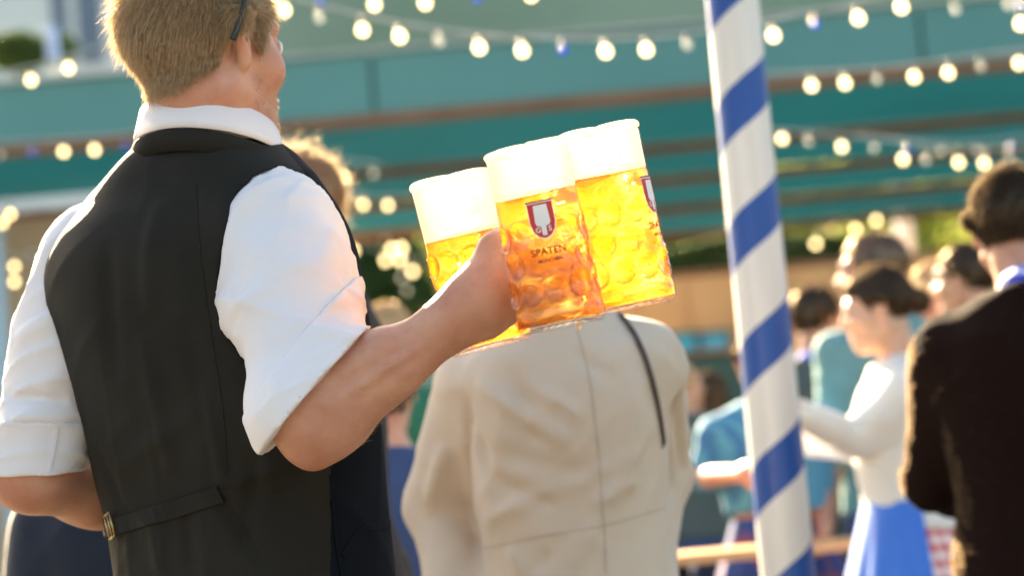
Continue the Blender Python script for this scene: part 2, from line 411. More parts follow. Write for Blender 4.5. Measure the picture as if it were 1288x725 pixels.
def frame(yaw, pitch=0., roll=0.):
    """columns: right, forward, up. yaw turns right from +Y; pitch>0 looks down; roll>0 tips to the right"""
    f0 = A(math.sin(yaw), math.cos(yaw), 0); rt = A(math.cos(yaw), -math.sin(yaw), 0); up = A(0, 0, 1.)
    f1 = f0*math.cos(pitch)-up*math.sin(pitch); u1 = up*math.cos(pitch)+f0*math.sin(pitch)
    r2 = rt*math.cos(roll)-u1*math.sin(roll); u2 = u1*math.cos(roll)+rt*math.sin(roll)
    return np.stack([r2, f1, u2], 1)
def head_sdf(c, M, s=1.0, ears=True, mask=None):
    T = lambda x, y, z: np.asarray(c)+M @ (A(x, y, z)*s)
    E = lambda x, y, z, a, b, d: ell(T(x, y, z), A(a, b, d)*s, M)
    C = lambda p, q, ra, rb=None: cap(T(*p), T(*q), ra*s, (ra if rb is None else rb)*s)
    skull = [E(0, -.014, .028, .074, .094, .086), E(0, .028, -.03, .060, .062, .082), E(0, .048, -.088, .034, .034, .026)]
    skull += [C((sx*.052, -.005, -.06), (sx*.022, .066, -.1), .02, .016) for sx in (-1, 1)]
    skull += [C((sx*.045, .06, -.028), (sx*.03, .078, -.022), .02, .014) for sx in (-1, 1)]
    base = U(skull, .03)
    det = [C((0, .086, .012), (0, .106, -.026), .007, .0115), C((-.012, .095, -.032), (.012, .095, -.032), .008),
           C((-.034, .078, .026), (.034, .078, .026), .0105), C((-.018, .086, -.062), (.018, .086, -.062), .0075), C((-.015, .083, -.072), (.015, .083, -.072), .0085)]
    det = U(det, .008)
    sock = U([E(sx*.031, .097, .004, .017, .013, .011) for sx in (-1, 1)], .004)
    ball = U([E(sx*.031, .079, .003, .0125, .0125, .0125) for sx in (-1, 1)], .002)
    er = []; con = []
    if ears:
        for sx in (-1, 1):
            er += [C((sx*.074, -.001, -.034), (sx*.086, -.018, .020), .0075, .010), C((sx*.086, -.018, .020), (sx*.080, .006, .030), .009, .006), C((sx*.076, .002, -.03), (sx*.075, .006, -.005), .007, .004)]
            con += [E(sx*.090, .001, .006, .011, .0105, .020)]
    er = U(er, .007) if er else None; con = U(con, .004) if con else None
    def f(p):
        d = smin(base(p), det(p), .012); d = smax(d, -sock(p), .012); d = smin(d, ball(p), .004)
        if er is not None:
            d2 = smax(er(p), -con(p), .005); d = smin(d, d2, .008)
        return d
    return f, T
def hair_region(T, M, c, s, line='short'):
    """positive outside the scalp area; local coords"""
    def g(p):
        q = (p-np.asarray(c)) @ M/s
        x, y, z = q[:, 0], q[:, 1], q[:, 2]
        if line == 'short': lim = np.interp(y, [-.12, -.07, -.03, -.018, .012, .03, .05, .09], [-.070, -.066, -.035, .0, .012, -.018, .035, .07])
        elif line == 'bald': lim = np.interp(y, [-.12, -.07, -.03, .0, .03, .05], [-.07, -.06, -.03, .03, .06, .2])
        else: lim = np.interp(y, [-.12, -.06, -.03, .02, .04, .07, .095], [-.1, -.09, -.04, .005, .03, .06, .075])
        return (lim-z)*s
    return g
def finger(base, dirv, bendv, Ls, r, bends):
    """chain of three capsules curling from dirv towards bendv"""
    out = []; p = np.asarray(base, float); d = nrm(dirv); bv = nrm(bendv); ang = 0; ax = nrm(np.cross(d, bv))
    def rot(v, a): return v*math.cos(a)+np.cross(ax, v)*math.sin(a)+ax*(ax @ v)*(1-math.cos(a))
    for L, b_ in zip(Ls, bends):
        ang += b_; q = p+rot(d, ang)*L; out.append(cap(p, q, r, r*.9)); r *= .92; p = q
    return out
def hand_sdf(w_, d, n, s=1.0, curl=.6, side=1):
    """w_ wrist, d direction of the fingers, n out of the back of the hand, side: thumb side sign along cross(d,n)"""
    d = nrm(d); n = nrm(n-d*(d @ n)); t = np.cross(d, n)*side
    fs = [cap(w_, w_+d*.03*s, .024*s, .024*s)]
    for k, o in enumerate((.030, .010, -.010, -.029)):
        fs.append(cap(w_+t*o*.5*s, w_+d*(.088-.006*k)*s+t*o*s, .018*s, .0125*s))
    palm = U(fs, .018)
    fi = []
    for k, (o, L) in enumerate(zip((.031, .010, -.011, -.030), (.040, .044, .040, .032))):
        b = w_+d*(.088-.006*k)*s+t*o*s
        fi += finger(b, d, -n, (L*s, L*.62*s, L*.5*s), .0095*s*(1 if k < 3 else .88), (curl, curl*1.1, curl*.7))
    th = [cap(w_+t*.018*s+d*.015*s, w_+t*.048*s+d*.05*s-n*.012*s, .014*s, .012*s), cap(w_+t*.048*s+d*.05*s-n*.012*s, w_+t*.05*s+d*.085*s-n*.03*s, .011*s, .0085*s)]
    return lambda p: smin(palm(p), np.minimum(U(fi, .004)(p), U(th, .006)(p)), .008)

exec_people = True

# ================================================================== THE WAITER
def build_waiter():
    a = R(33); M = frame(a); rt, fd, up = M[:, 0], M[:, 1], M[:, 2]
    D0 = 3.04
    pc = lambda x, y, D=D0: P(x, y, D)
    base = pc(318, 860, 3.08); base[2] = 0
    root = empty('person', base, 'waiter in black vest and rolled up white sleeves seen from behind, carrying full beer mugs', 'person')
    O = base
    # torso sections, top to bottom
    def torso(e):
        S = [(pc(322, 900, 3.08), .185, .135), (pc(320, 760, 3.07), .188, .138), (pc(308, 640, 3.06), .190, .134), (pc(290, 540, 3.05), .202, .138), (pc(266, 420), .212, .142),
             (pc(248, 335), .212, .140), (pc(246, 285), .196, .128), (pc(250, 245), .160, .110), (pc(254, 212), .124, .100), (pc(258, 186), .090, .090)]
        S = [(c, x+e, y+e) for c, x, y in S]
        return loft(S[::-1], rt, fd, 2.25)
    neck = pc(258, 180)
    SR, ER, WR = P(354, 303, 2.93), P(392, 527, 2.775), P(606, 378, 2.75)
    SL, EL, WL = P(116, 322, 3.13), P(40, 594, 3.10), P(235, 655, 3.38)
    hc = P(257, 60, 3.02); HM = frame(R(44), R(2), R(1)); hs = 1.035
    hsdf, HT = head_sdf(hc, HM, hs)
    # right hand, closed round the mug handles
    hd = nrm(P(650, 352, 2.762)-WR)
    hn = nrm(-fw*1.0+cr*.25+cu*.05); hn = nrm(hn-hd*(hn @ hd)); ht = np.cross(hn, hd)
    if ht @ cu < 0: ht = -ht
    wr = WR
    kn = [P(640, 308, 2.765), P(650, 326, 2.765), P(656, 348, 2.765), P(656, 370, 2.765)]
    palm = [cap(wr-hd*.02, wr+hd*.012, .030, .028)]
    for k, q in enumerate(kn): palm.append(cap(wr+ht*(.014-.009*k), q, .021, .0135))
    palm.append(cap(wr+ht*.005-hn*.006, P(628, 318, 2.775), .024, .019))
    palm.append(cap(P(612, 392, 2.755), P(648, 380, 2.775), .023, .018))
    palm = U(palm, .022)
    fo = -fw
    palm = folds(palm, [(wr+ht*(.012-.008*k)+fo*.026, kn[k]+fo*.013, .0045, .0024) for k in range(4)]+[((kn[k]+kn[k+1])/2+fo*.014-hd*.012, (kn[k]+kn[k+1])/2+fo*.012+hd*.012, .005, -.0045) for k in range(3)]+[(P(608, 352, 2.73), P(640, 330, 2.745), .0025, .0016), (P(600, 372, 2.72), P(634, 352, 2.74), .0025, .0014), (P(606, 330, 2.735), P(628, 350, 2.74), .008, -.003), (P(596, 372, 2.72), P(612, 400, 2.725), .004, -.0012)])
    fing = []
    for k, (q, L) in enumerate(zip(kn, (.040, .044, .040, .032))):
        fing.append(U(finger(q, hd*.25+fw*.97-ht*.03, -hd, (L, L*.62, L*.5), .0098 if k < 3 else .0086, (.15, .95, .85)), .004))
    fings = lambda p: np.minimum(np.minimum(fing[0](p), fing[1](p)), np.minimum(fing[2](p), fing[3](p)))
    thumb = U([cap(P(610, 348, 2.755), P(620, 312, 2.765), .020, .016), cap(P(620, 312, 2.765), P(632, 300, 2.785), .0155, .013), cap(P(632, 300, 2.785), P(652, 292, 2.815), .0125, .010)], .008)
    hand = lambda p: smin(smin(palm(p), thumb(p), .012), fings(p), .007)
    ax = nrm(WR-ER); side = nrm(np.cross(ax, -fw)); side = side if side @ cu > 0 else -side
    q = lambda t, s_=0., d_=0.: ER+(WR-ER)*t+side*s_-fw*d_
    farm = U([cap(SR, ER, .056, .043), cap(q(0), q(.1), .044, .043), cap(q(.05, .002, .002), q(.45, .003, .004), .0415, .034), cap(q(.40, .002), q(1.0), .034, .0245),
              cap(q(.12, .012, .004), q(.42, .013, .010), .028, .024), cap(q(.10, -.020, .006), q(.60, -.012, .004), .025, .018),
              cap(q(-.075, -.030, .004), q(.10, -.026, .0), .022, .024), cap(q(.8, -.003), q(1.08), .0255, .026)], .026)
    farm = folds(farm, [(q(.12, .012, .045), q(.72, .004, .036), .0075, -.0035), (q(.2, -.012, .045), q(.8, -.010, .034), .007, -.0022), (q(.16, .000, .05), q(.85, -.003, .036), .006, .0022),
                        (q(.5, .015, .036), q(1.05, .012, .028), .0028, .0013), (q(.35, .028, .03), q(.75, .022, .03), .003, .0012), (q(-.02, -.012, .045), q(.10, .004, .05), .011, -.004),
                        (q(.88, -.0, .03), q(1.1, -.006, .03), .003, .0015), (q(.9, .014, .03), q(1.12, .016, .026), .003, .0014)])
    larm = U([cap(SL, EL, .056, .048), cap(EL, EL+(WL-EL)*.4, .049, .044), cap(EL+(WL-EL)*.35, WL, .044, .028)], .03)
    lh = hand_sdf(WL, nrm(WL-EL), nrm(-fw*.6-cr*.6), 1.0, .55, 1)
    hipc = pc(322, 900, 3.08); hl = hipc-rt*.09; hr = hipc+rt*.09
    hl[2] = hr[2] = .90
    def leg(h, s_):
        k = h+fd*.03+rt*s_*.01; k = A(k[0], k[1], .50); an = A(h[0]+rt[0]*s_*.02, h[1]+rt[1]*s_*.02, .09)
        return k, an
    kl, al = leg(hl, -1); kr, ar = leg(hr, 1)
    legs = U([cap(hl, kl, .078, .055), cap(kl, al, .052, .035), cap(hr, kr, .078, .055), cap(kr, ar, .052, .035),
              cap(al, al+fd*.13-up*.055, .03, .025), cap(ar, ar+fd*.13-up*.055, .03, .025)], .02)
    nk = U([cap(pc(270, 190), HT(0.006, -.022, -.06), .053, .052), cap(pc(256, 200), pc(300, 262), .06, .05), cap(pc(256, 205), pc(190, 262, 3.06), .06, .05)], .03)
    nk = folds(nk, [(pc(215, 120, 2.97), pc(232, 170, 2.97), .010, .004), (pc(290, 95, 2.96), pc(300, 190, 2.96), .014, .004), (pc(238, 150, 2.955), pc(290, 158, 2.955), .004, -.0015)])
    bt = torso(-.032)
    body = lambda p: smin(smin(smin(smin(bt(p), nk(p), .03), hsdf(p), .028), smin(farm(p), larm(p), .01), .012), smin(legs(p), np.minimum(hand(p), 9), .012), .022)
    body2 = lambda p: smin(body(p), lh(p), .012)
    lo = A(-.78, 2.55, 0.0); hi = A(.12, 3.55, 1.88)
    sdf_obj('body', wob(body2, .0006, 55, 3), lo, hi, .0042, skin, root, O)
    # hair -----------------------------------------------------------
    reg = hair_region(HT, HM, hc, hs, 'short')
    hsk = lambda p: smin(hsdf(p), nk(p), .02)
    capf = inter(off(hsk, .004), reg, .006)
    HV, HQ = nets(capf, hc-.16, hc+.17, .0035)
    hairb = mesh('hair', HV, HQ, hair_sandy, root, True, O)
    Nn = ngrad(hsk, HV); ok = (hsk(HV) > .002)
    loc = (HV-hc) @ HM/hs
    ok &= ~((np.abs(np.abs(loc[:, 0])-.083) < .012) & (np.abs(loc[:, 1]+.004) < .022) & (np.abs(loc[:, 2]) < .034))
    def flow(p):
        l = (p-hc) @ HM/hs
        return (HM @ np.stack([-l[:, 0]*1.2, -.25-0*l[:, 0], -np.ones(len(l))*1.0], 0)).T
    z = loc[:, 2]
    lowm = ok & (z < .045); him = ok & (z >= .0)
    V1, Q1 = strands(HV[lowm], Nn[lowm], 46000, .0100, .00055, flow, .65, 11)
    V2, Q2 = strands(HV[him], Nn[him], 20000, .017, .0006, flow, .75, 12)
    mesh('cropped_hair', np.concatenate([V1, V2]), np.concatenate([Q1, Q2+len(V1)]), hair_sandy, hairb, False, O)
    # stubble on jaw
    BV, _ = nets(inter(off(hsdf, .0005), lambda p: np.maximum(((p-hc) @ HM/hs)[:, 2]+.03, .02-((p-hc) @ HM/hs)[:, 1])), hc-.2, hc+.17, .005)
    sel = np.abs(hsdf(BV)-.0005) < .001
    Vs, Qs = strands(BV[sel], ngrad(hsdf, BV[sel]), 5200, .0032, .00045, A(0, 0, -1.), 1.0, 5)
    mesh('beard_stubble', Vs, Qs, hair_sandy, root, False, O)
    for sx in (-1, 1):   # eyes
        e = HT(sx*.031, .0795, .003); mb = MB(); mb.lathe([(.0001, .0142), (.006, .0135), (.0105, .010), (.0128, .004)], e, HM[:, 1], 16); mb.build('eye', mat('eye_white', (.7, .68, .65), .2), root, True, O)
    # headset temple arm over the ear
    pts = [HT(.058, -.008, .112), HT(.086, -.012, .087), HT(.100, -.016, .055), HT(.1015, -.020, .030), HT(.101, -.029, .006), HT(.096, -.034, -.012)]
    mb = MB(); pp = catmull(pts, 8); mb.tube(pp, np.interp(np.linspace(0, 1, len(pp)), [0, .6, 1], [.0030, .0036, .0042]), 10)
    up2 = [HT(.058, -.008, .112), HT(.032, -.008, .121), HT(.0, -.008, .126)]
    mb.tube(catmull(up2, 8), .0032, 10)
    mb.build('headset', plastic_black, root, True, O)
    # fine hairs on the forearms
    FV, _ = nets(farm, ER-.12, WR+.06, .006); FV = FV[((FV-ER) @ ax > .03) & ((FV-WR) @ ax < .0)]
    V1, Q1 = strands(FV, ngrad(farm, FV), 4200, .0055, .00025, ax*.8-up*.2, .5, 6, .2)
    mesh('arm_hair', V1, Q1, hair_blond, root, False, O)
    # shirt -----------------------------------------------------------
    ts = torso(-.021)
    slR = U([cap(SR, SR+(ER-SR)*.35, .070, .073), cap(SR+(ER-SR)*.3, ER, .073, .062), cap(ER, q(.3), .066, .060), cap(pc(318, 262, 3.0), SR, .06, .07)], .03)
    cutP = P(399, 476, 2.72); cutN = nrm(cr*.76-cu*.65-fw*.05)
    uR = nrm(ER-SR)
    slRraw = slR
    def ln(x0, y0, x1, y1, w_, am, D=0): return (hit(slRraw, x0, y0), hit(slRraw, x1, y1), w_*.75, am*1.6)
    slRf = folds(slR, [ln(300, 470, 400, 425, .010, .006), ln(400, 425, 452, 432, .010, .005), ln(310, 505, 372, 452, .009, -.006), ln(296, 455, 372, 405, .010, -.004), ln(372, 405, 450, 395, .012, -.003),
                       ln(300, 300, 345, 245, .016, -.003, 2.86), ln(345, 260, 410, 250, .014, .003, 2.86), ln(330, 360, 440, 330, .02, .003), ln(290, 400, 345, 360, .013, .0035), ln(420, 300, 440, 390, .016, -.003), ln(350, 430, 440, 372, .010, .003), ln(310, 330, 300, 420, .012, -.003)])
    slRf = drape(wob(slRf, .0030, 30, 8, (1, 1, 1.3)), .0055, 26, 31, (1, 1, 1.5))
    slR2 = inter(slRf, plane(cutP, cutN))
    slL = U([cap(SL, SL+(EL-SL)*.4, .060, .066), cap(SL+(EL-SL)*.35, EL, .066, .062), cap(pc(190, 275, 3.07), SL, .045, .055)], .03)
    cutL = P(40, 592, 3.06); cutLn = nrm(-cu*1.0+cr*.02)
    def lnl(x0, y0, x1, y1, w_, am, D=0): return (hit(slL, x0, y0), hit(slL, x1, y1), w_*.75, am*1.6)
    slLf = folds(slL, [lnl(0, 470, 75, 440, .012, .005), lnl(5, 500, 85, 505, .010, -.005), lnl(20, 430, 80, 400, .014, .004), lnl(10, 395, 60, 340, .014, .004), lnl(0, 525, 95, 530, .009, .006), lnl(60, 300, 110, 250, .014, .003)])
    slLf = drape(wob(slLf, .0022, 28, 9), .0055, 26, 33, (1, 1, 1.5))
    slL2 = inter(slLf, plane(cutL, cutLn))
    waist = plane(pc(320, 860, 3.07), A(0, 0, -1.))
    shirt = lambda p: np.minimum(smin(smin(inter(ts, waist)(p), slR2(p), .012), slL2(p), .012), 9)
    sh = sdf_obj('shirt', shirt, lo, A(.12, 3.5, 1.72), .0042, white_cotton, root, O)
    # rolled cuffs: outer turns of cloth
    cf = inter(inter(off(slRf, .0045), plane(cutP+cutN*.004, cutN)), plane(cutP-cutN*.052+cr*.006, nrm(-cutN-cr*.18+cu*.05)), .004)
    sdf_obj('rolled_cuff', wob(cf, .0009, 60, 4), P(396, 472, 2.78)-.16, P(396, 472, 2.78)+.16, .003, white_cotton, sh, O)
    cf = inter(inter(off(slLf, .005), plane(cutL+cutLn*.006, cutLn)), plane(cutL-cutLn*.062, -cutLn+cr*.06), .004)
    sdf_obj('rolled_cuff', wob(cf, .0009, 60, 5), P(40, 560, 3.1)-.16, P(40, 560, 3.1)+.16, .003, white_cotton, sh, O)
    # seam on left cuff
    fcf = off(slLf, .006); pts, ns = [], []
    for x, y in ((72, 540), (70, 552), (68, 566), (65, 580), (62, 594)):
        p, n_ = hit(fcf, x, y); pts.append(p); ns.append(n_)
    ribbon('cuff_seam', pts, ns, .003, .0014, white_cotton, sh, O)
    # shirt collar: stand and fall, as one band
    V, Fc = [], []; n = 72; cc = pc(259, 178, 3.025); tilt = .30
    prof = [(-.004, -.014), (.001, .034), (.004, .038), (.0095, .036), (.019, .004), (.021, -.006), (.018, -.006), (.0065, .028), (.003, -.014)]
    for i in range(n+1):
        th = (i/n-.5)*2*math.pi*.94      # 0 = back of the neck
        dr = -(fd*math.cos(th))+rt*math.sin(th); rx = .069+.004*abs(math.sin(th)); fr = (1-math.cos(th))/2
        for e, z_ in prof:
            ext = 1+.5*max(0, fr-.6) if z_ < .01 else 1
            V.append(cc+dr*(rx+e)+fd*.018*fr+up*(z_*ext*1.0-.050*fr+.013))
    k = len(prof)
    for i in range(n):
        for j in range(k): Fc.append((i*k+j, i*k+(j+1) % k, (i+1)*k+(j+1) % k, (i+1)*k+j))
    Fc += [tuple(range(k-1, -1, -1)), tuple(range(n*k, n*k+k))]
    mesh('shirt_collar', V, Fc, white_cotton, sh, True, O)
    # vest -------------------------------------------------------------
    tv = torso(0)
    trap = U([cap(pc(258, 216), pc(330, 262, 2.99), .066, .050), cap(pc(254, 216), pc(160, 278, 3.09), .066, .05)], .03)
    tv2 = lambda p: smin(tv(p), trap(p), .04)
    def lv(x0, y0, x1, y1, w_, am):
        return (hit(tv2, x0, y0, 2.4), hit(tv2, x1, y1, 2.4), w_*.9, am*1.25)
    tv3 = folds(tv2, [lv(240, 230, 262, 420, .020, -.006), lv(205, 250, 190, 400, .016, .004), lv(275, 240, 300, 330, .014, .004), lv(230, 400, 285, 600, .016, -.004), lv(180, 420, 215, 600, .014, .004),
                      lv(140, 300, 150, 480, .016, -.004), lv(300, 480, 350, 620, .016, .005), lv(275, 625, 330, 720, .010, -.006), lv(150, 590, 250, 520, .014, .003), lv(285, 610, 400, 560, .012, .004), lv(255, 480, 285, 615, .010, .005),
                      lv(330, 560, 300, 700, .012, -.004), lv(190, 640, 200, 720, .012, .004), lv(230, 640, 240, 722, .010, -.004), lv(380, 600, 390, 722, .014, .003), lv(300, 230, 350, 245, .010, .003), lv(120, 560, 180, 700, .014, -.003)])
    tv3 = drape(wob(tv3, .0022, 20, 21, (1, 1, .5)), .0022, 17, 35, (1, 1, .5))
    armR = off(slR, .0035); armL = off(slL, .004)
    neckhole = ell(cc+up*.02+fd*.012, A(.085, .090, .05), M)
    vest = lambda p: np.maximum(smax(smax(smax(tv3(p), -armR(p), .006), -armL(p), .006), -neckhole(p), .005), (pc(320, 840, 3.07)[2]-p[:, 2]))
    # front panel of wool, back of satin, split at the side seam
    sideq = lambda p: (p-pc(300, 540, 3.05)) @ (fd*.985+rt*.17)+.018*0
    ps, _ = hit(tv2, 417, 640, 2.4); pn = nrm(fd*.93+rt*.36); s0 = (ps @ pn)
    mi = lambda c: (((c @ pn) > s0)).astype(int)
    vv, vq = nets(vest, lo, A(.12, 3.5, 1.7), .0036)
    cen = vv[vq].mean(1); back = (cen @ pn) <= s0
    mesh('vest', vv, vq, [vest_back, vest_front], root, True, O, (~back).astype(int))
    vroot = bpy.data.objects['vest']
    # side seam cord, piping on the armhole, centre back seam
    def surf(pxs, lift=.001, f=tv3):
        pts, ns = [], []
        for x, y in catmull([A(x, y, 0) for x, y in pxs], 5)[:, :2]:
            p, n_ = hit(f, x, y, 2.4); pts.append(p+n_*lift); ns.append(n_)
        return pts, ns
    pts, ns = surf([(417, 598), (419, 640), (424, 690), (432, 735)]); ribbon('side_seam', pts, ns, .004, .0016, vest_front, vroot, O)
    pts, ns = surf([(128, 668), (165, 657), (220, 641), (278, 622)], .0015); ribbon('back_strap', pts, ns, .022, .0035, vest_back, vroot, O)
    bs = bpy.data.objects['back_strap']
    pts, ns = surf([(120, 655), (124, 675), (123, 700), (118, 735)], .003); ribbon('strap_end', pts, ns, .015, .003, vest_back, bs, O)
    # buckle, an open frame with a bar
    p, n_ = hit(tv3, 144, 661, 2.4); tdir = nrm(P(165, 655, 2.95)-P(128, 666, 2.95)); tdir = nrm(tdir-n_*(tdir @ n_)); sdir = np.cross(n_, tdir)
    mb = MB(); cb = p+n_*.0065
    def pt(a_, b_): return cb+tdir*a_+sdir*b_
    for a0, b0, a1, b1 in ((-.009, -.015, .009, -.015), (.009, -.015, .009, .015), (.009, .015, -.009, .015), (-.009, .015, -.009, -.015), (0, -.015, 0, .015)):
        mb.tube([pt(a0, b0), pt(a1, b1)], .0016, 8)
    mb.build('buckle', brass, bs, True, O)
    pts, ns = surf([(246, 232), (250, 300), (262, 400), (280, 520), (285, 600)], .0002); ribbon('centre_seam', pts, ns, .0025, .0008, vest_back, vroot, O)
    pts, ns = surf([(432, 700), (455, 668), (490, 660)], .0004); ribbon('pocket_welt', pts, ns, .01, .0016, vest_front, vroot, O)
    # neckband of the vest
    V, Fc = [], []; n = 64; prof = [(.0, -.016), (.001, .010), (.0025, .0115), (.0045, .009), (.006, -.016)]; k = len(prof)
    for i in range(n+1):
        th = (i/n-.5)*2*math.pi*.8; dr = -(fd*math.cos(th))+rt*math.sin(th); fr = (1-math.cos(th))/2
        for e, z_ in prof: V.append(cc+dr*(.088+.006*abs(math.sin(th))+e*.8)+fd*.02*fr+up*(z_*1.0-.060*fr-.006))
    for i in range(n):
        for j in range(k): Fc.append((i*k+j, i*k+(j+1) % k, (i+1)*k+(j+1) % k, (i+1)*k+j))
    Fc += [tuple(range(k-1, -1, -1)), tuple(range(n*k, n*k+k))]
    mesh('neckband', V, Fc, vest_back, vroot, True, O)
    # trousers & shoes
    tr = U([cap(hl, kl, .098, .078), cap(kl, al, .078, .062), cap(hr, kr, .098, .078), cap(kr, ar, .078, .062), loft([(A(hipc[0], hipc[1], .84), .17, .13), (A(hipc[0], hipc[1], .95), .176, .128), (A(hipc[0]-.005, hipc[1], 1.03), .168, .12)], rt, fd)], .04)
    tr = inter(tr, plane(A(0, 0, .06), A(0, 0, -1.)))
    sdf_obj('trousers', wob(tr, .004, 14, 2), A(-.7, 2.75, .0), A(.1, 3.5, 1.1), .012, black_cloth, root, O)
    for an in (al, ar):
        s_ = U([cap(an-up*.035-fd*.04, an-up*.04+fd*.1, .04, .042), cap(an-up*.05+fd*.1, an-up*.055+fd*.17, .04, .032)], .03)
        sdf_obj('shoe', inter(s_, plane(A(0, 0, .001), A(0, 0, -1.))), an-.3, an+.3, .01, dark_leather, root, O)
    return dict(WR=WR, hd=hd, kn=kn)

# ================================================================== BEER MUGS
def beer_mats():
    m, N, L = newmat('mug_glass'); N.remove(N['Principled BSDF']); out = N['Material Output']
    fr = N.new('ShaderNodeFresnel'); fr.inputs[0].default_value = 1.36
    g = N.new('ShaderNodeBsdfGlossy'); g.inputs['Roughness'].default_value = .04
    t = N.new('ShaderNodeBsdfTransparent'); t.inputs[0].default_value = (.97, .98, .97, 1)
    rf = N.new('ShaderNodeBsdfRefraction'); rf.inputs['IOR'].default_value = 1.3; rf.inputs['Roughness'].default_value = .05
    a = N.new('ShaderNodeMixShader'); a.inputs[0].default_value = .07; L.new(t.outputs[0], a.inputs[1]); L.new(rf.outputs[0], a.inputs[2])
    geo = N.new('ShaderNodeNewGeometry'); fm = N.new('ShaderNodeMath'); fm.operation = 'SUBTRACT'; fm.inputs[0].default_value = 1; L.new(geo.outputs['Backfacing'], fm.inputs[1])
    f2 = N.new('ShaderNodeMath'); f2.operation = 'MULTIPLY'; L.new(fr.outputs[0], f2.inputs[0]); L.new(fm.outputs[0], f2.inputs[1])
    b = N.new('ShaderNodeMixShader'); L.new(f2.outputs[0], b.inputs[0]); L.new(a.outputs[0], b.inputs[1]); L.new(g.outputs[0], b.inputs[2]); L.new(b.outputs[0], out.inputs[0])
    MATS['glass'] = m
    m, N, L = newmat('amber_beer'); N.remove(N['Principled BSDF']); out = N['Material Output']
    tc = N.new('ShaderNodeTexCoord'); nz = N.new('ShaderNodeTexNoise'); nz.inputs['Scale'].default_value = 25; nz.inputs['Detail'].default_value = 0; L.new(tc.outputs['Object'], nz.inputs[0])
    bp = N.new('ShaderNodeBump'); bp.inputs['Strength'].default_value = 1; bp.inputs['Distance'].default_value = .022; L.new(nz.outputs[0], bp.inputs['Height'])
    tl = N.new('ShaderNodeBsdfTranslucent'); tl.inputs[0].default_value = (.92, .37, .022, 1); bp.inputs['Strength'].default_value = .6; L.new(bp.outputs[0], tl.inputs['Normal'])
    tp = N.new('ShaderNodeBsdfTransparent'); tp.inputs[0].default_value = (.97, .55, .12, 1)
    rf = N.new('ShaderNodeBsdfRefraction'); rf.inputs[0].default_value = (1, .90, .50, 1); rf.inputs['IOR'].default_value = 1.33; rf.inputs['Roughness'].default_value = .15; bq = N.new('ShaderNodeBump'); bq.inputs['Distance'].default_value = .07; mpp = N.new('ShaderNodeMapping'); mpp.inputs['Scale'].default_value = (17, 17, 34); L.new(tc.outputs['Object'], mpp.inputs[0]); n3 = N.new('ShaderNodeTexNoise'); n3.inputs['Scale'].default_value = 1; n3.inputs['Detail'].default_value = .5; L.new(mpp.outputs[0], n3.inputs[0]); L.new(n3.outputs[0], bq.inputs['Height']); L.new(bq.outputs[0], rf.inputs['Normal'])
    gl = N.new('ShaderNodeBsdfGlossy'); gl.inputs['Roughness'].default_value = .12; L.new(bp.outputs[0], gl.inputs['Normal'])
    def mix(x, y, f):
        s = N.new('ShaderNodeMixShader'); s.inputs[0].default_value = f; L.new(x.outputs[0], s.inputs[1]); L.new(y.outputs[0], s.inputs[2]); return s
    s = mix(mix(tp, rf, .55), tl, .36); s = mix(s, gl, .04); L.new(s.outputs[0], out.inputs[0]); MATS['beer'] = m
    m, N, L = newmat('beer_foam'); b = N['Principled BSDF']; b.inputs['Base Color'].default_value = (.93, .84, .62, 1); b.inputs['Roughness'].default_value = .9; out = N['Material Output']
    tc = N.new('ShaderNodeTexCoord'); nz = N.new('ShaderNodeTexNoise'); nz.inputs['Scale'].default_value = 300; nz.inputs['Detail'].default_value = 4; L.new(tc.outputs['Object'], nz.inputs[0])
    bp = N.new('ShaderNodeBump'); bp.inputs['Strength'].default_value = .4; bp.inputs['Distance'].default_value = .001; L.new(nz.outputs[0], bp.inputs['Height']); L.new(bp.outputs[0], b.inputs['Normal'])
    tl = N.new('ShaderNodeBsdfTranslucent'); tl.inputs[0].default_value = (.95, .84, .60, 1); L.new(bp.outputs[0], tl.inputs['Normal'])
    tp = N.new('ShaderNodeBsdfTransparent')
    ms = mix(b, tl, .58); ms = mix(ms, tp, .12); L.new(ms.outputs[0], out.inputs[0]); MATS['foam'] = m
beer_mats()
def text_mesh(s, size):
    cu_ = bpy.data.curves.new('t', 'FONT'); cu_.body = s; cu_.size = size; cu_.align_x = 'CENTER'; cu_.align_y = 'CENTER'; cu_.offset = size*.02; cu_.resolution_u = 4
    ob = bpy.data.objects.new('t', cu_); COL.objects.link(ob); bpy.context.view_layer.update()
    me = ob.evaluated_get(bpy.context.evaluated_depsgraph_get()).to_mesh()
    V = np.array([v.co[:] for v in me.vertices]); Fc = [tuple(p.vertices) for p in me.polygons]
    ob.evaluated_get(bpy.context.evaluated_depsgraph_get()).to_mesh_clear() if False else None
    bpy.data.objects.remove(ob); bpy.data.curves.remove(cu_); return V, Fc

